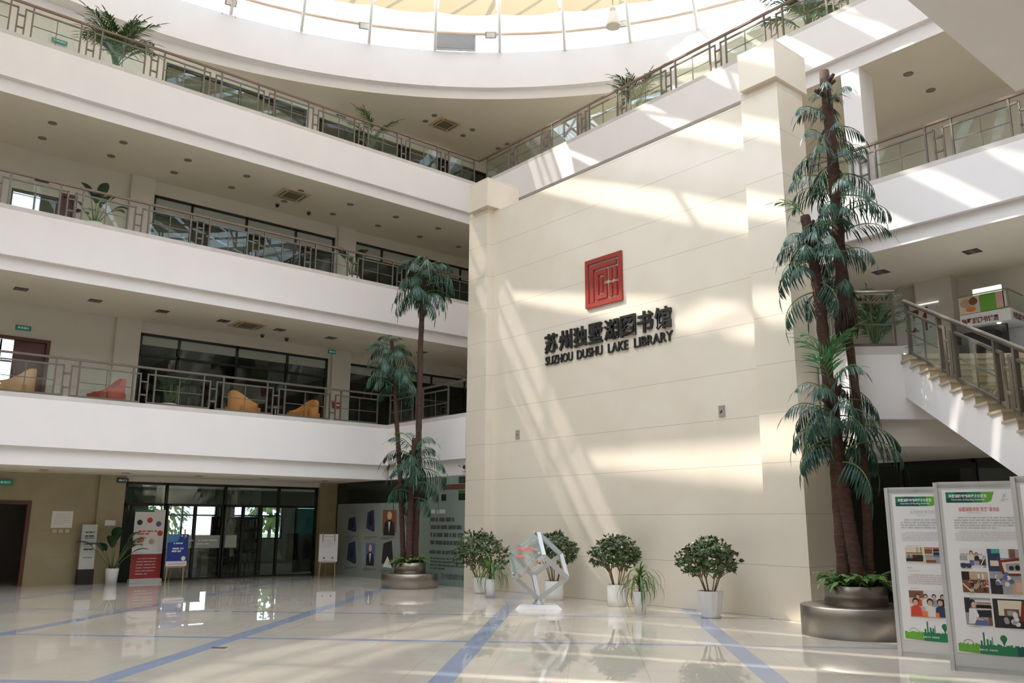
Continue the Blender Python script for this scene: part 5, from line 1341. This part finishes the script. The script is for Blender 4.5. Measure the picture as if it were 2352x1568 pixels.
shelf('bookshelf deep inside the second-floor glass front', (-28.5, 8.2, 4.31), 2.4, 1.8, 2)
shelf('bookshelf inside the third-floor glass front at the left', (-28.2, 8.0, 8.62), 2.4, 1.8, 3)
shelf('bookshelf inside the third-floor glass front nearest the corner', (-28.2, 14.4, 8.62), 2.4, 1.8, 4)
for k, (x, y, z, l) in enumerate(((-26.4, 7.3, 8.62, 'white desk inside the third-floor glass front at its left end'), (-26.4, 10.2, 8.62, 'white desk inside the third-floor glass front, middle field'), (-26.6, 8.6, 0.0, 'pale counter inside the ground-floor shopfront'), (-26.6, 9.0, 4.31, 'white desk inside the second-floor glass front'))):
    t = thing('desk', l, 'desk', (x, y, z), 0, 'desks behind the glass fronts')
    b = MB('desk_white'); b.box((-.35, 0, .72), (.35, 1.3, .75)); b.build('desktop', t)
    b = MB('desk_white'); b.box((-.33, .02, 0), (.33, .05, .72)); b.build('side_panel', t); b = MB('desk_white'); b.box((-.33, 1.25, 0), (.33, 1.28, .72)); b.build('side_panel', t)
    b = MB('desk_white'); b.box((.28, .05, .25), (.30, 1.25, .72)); b.build('front_panel', t)
for k, (x, y, z, l) in enumerate(((-27.2, 9.5, 11.49, 'lit ceiling lamp inside the third-floor room, first from the left'), (-27.2, 12.0, 11.49, 'lit ceiling lamp inside the third-floor room, second from the left'), (-26.6, 15.2, 11.49, 'lit ceiling lamp inside the third-floor corner room, left one'), (-26.6, 17.6, 11.49, 'lit ceiling lamp inside the third-floor corner room, right one'),
                               (-27.5, 9.0, 7.21, 'lit ceiling lamp inside the second-floor room, left one'), (-27.5, 11.6, 7.21, 'lit ceiling lamp inside the second-floor room, right one'))):
    t = thing('room_lamp', l, 'ceiling light', (x, y, z), 0, 'lit lamps in the rooms behind glass')
    b = MB('lamp_glow'); b.lathe([(0.001, -0.02), (0.09, -0.02), (0.10, 0)], n=14); b.build('diffuser', t)
r = thing('fire_call_box', 'small dark red box on the white column of the second floor', 'fire call box', (-24.72, 13.3, 5.35))
b = MB('poster_red'); b.box((0, -0.14, -0.10), (0.07, 0.14, 0.10)); b.build('case', r)
b = MB('text_white'); b.box((0.07, -0.09, -0.02), (0.075, 0.09, 0.03)); b.build('label_plate', r)
# ------------------------------------------------------------------ snack shop behind the stair
q = 19.2/19.5
r = thing('shop_canopy', 'white snack shop canopy with food pictures and red characters', 'shop sign', (-7.42, 19.15, 0))
b = MB('shop_white'); b.box((0, 0, 5.84), (1.02, 0.93, 6.10)); b.build('fascia', r)
b = MB('ph_cream'); b.box((0.0, 0.02, 6.12), (0.42, 0.05, 6.50)); b.mat('ph_tan'); b.disc((0, 0.015, 6.3), (1, 0, 0), (0, 0, 1), .15, .05, .12, .10); b.mat('ph_brown'); b.disc((0, 0.014, 6.3), (1, 0, 0), (0, 0, 1), .30, .08, .09); b.mat('ph_orange'); b.disc((0, 0.013, 6.3), (1, 0, 0), (0, 0, 1), .24, -.09, .11, .06); b.build('food_picture', r)
b = MB('poster_lime'); b.box((0.44, 0.02, 6.12), (0.98, 0.05, 6.50)); b.mat('ph_pink'); b.rect((0, 0.015, 6.12), (1, 0, 0), (0, 0, 1), .76, 0.02, .92, .37); b.mat('ph_white'); b.rect((0, 0.015, 6.12), (1, 0, 0), (0, 0, 1), .9, 0.02, .97, .37); b.build('food_picture', r)
b = MB('shop_light'); b.box((0.28, 0.10, 6.52), (0.86, 0.14, 6.66)); b.build('light_strip', r)
b = MB('steel'); b.bar((0, 0.0, 6.52), (1.0, 0.0, 6.52), 0.02); b.bar((1.0, 0, 6.10), (1.0, 0, 6.52), 0.03); b.bar((1.0, 0, 6.52), (1.0, 0.9, 6.52), 0.02); b.build('picture_frame', r)
b = MB('rail_glass'); b.box((1.0, 0.05, 6.12), (1.01, 0.9, 6.50)); b.build('side_glass', r)
b = MB('shop_red'); text(b, '独墅湖图书馆店', (0, -0.004, 5.84), (1, 0, 0), (0, 0, 1), 0.03, 0.03, 0.78, 0.17, 0.002, bold=0.03); b.build('red_lettering', r); b = MB('shop_red')
text(b, '独墅湖图书馆', (1.024, 0, 5.84), (0, 1, 0), (0, 0, 1), 0.12, 0.05, 0.85, 0.2, 0.002, bold=0.02); b.build('side_lettering', r)
b = MB('lamp_glow'); b.lathe([(0.001, 5.828), (0.035, 5.828), (0.04, 5.84)], (0.72, 0.15, 0), n=12); b.build('spot', r)
r = thing('shop_sign', 'pale sign with a large dark red character on the wall behind the stair', 'shop sign', (-9.15, 19.72, 6.05))
b = MB('paper_grey'); b.box((0, 0, -0.30), (1.10, 0.04, 0.62)); b.build('panel', r)
for ch, xa, xb in (('汉', 0.25, 0.64), ('仔', 0.68, 1.06)):
    b = MB('shop_red'); text(b, ch, (0, -0.003, 0), (1, 0, 0), (0, 0, 1), xa, -0.02, xb, 0.55, 0.002, bold=0.035); b.build('red_character', r)
b = MB('shop_light'); b.box((0.5, -0.02, 0.60), (1.08, 0.02, 0.625)); b.build('light_strip', r)
r = thing('shop_counter', 'white tiled snack counter behind the stair with a dark opening', 'counter', (-9.0, 19.3, 4.31))
b = MB('shop_white'); b.box((0, 0, 0), (5.5, 0.5, 0.75)); b.build('counter_front', r)
b = MB('black'); b.box((1.35, -0.01, 0.76), (2.2, 0.45, 1.42)); b.build('dark_screen', r)
b = MB('black'); b.box((2.3, 0.1, 0.75), (2.4, 0.2, 1.55)); b.build('post', r)
b = MB('shop_white'); b.box((0.9, 0.74, 0.75), (6.5, 0.78, 1.52)); b.build('tiled_back', r)
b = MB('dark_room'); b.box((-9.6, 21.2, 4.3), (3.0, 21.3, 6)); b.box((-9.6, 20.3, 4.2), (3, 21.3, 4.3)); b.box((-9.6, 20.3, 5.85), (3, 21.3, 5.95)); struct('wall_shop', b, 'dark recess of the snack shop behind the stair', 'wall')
# ------------------------------------------------------------------ trees outside the ground-floor windows
for k, (y, hgt, l) in enumerate(((12.5, 3.2, 'green tree outside seen through the left outer window'), (17.5, 3.6, 'green tree outside seen through the middle outer window'), (22.5, 3.3, 'green tree outside seen through the right outer window'))):
    t = thing('garden_tree', l, 'tree', (-38.5, y, -0.1), 0, 'garden trees outside')
    b = MB('bark_dark'); b.tube([(0, 0, 0), (0.05, 0.03, hgt*.4), (0, 0, hgt*.8)], [.10, .08, .03], 8); b.build('trunk', t)
    r = random.Random(k); b = MB('leaf_tree')
    for j in range(500):
        v3 = Vector((r.gauss(0, 1), r.gauss(0, 1), r.gauss(0, 1))).normalized()*r.uniform(.6, 1.0); p = Vector((v3.x*1.2, v3.y*1.2, hgt*.72+v3.z*hgt*.36))
        leaf(b, p, v3+Vector((0, 0, -.4)), .28, .16, (0, 0, 1))
    b.build('crown', t)
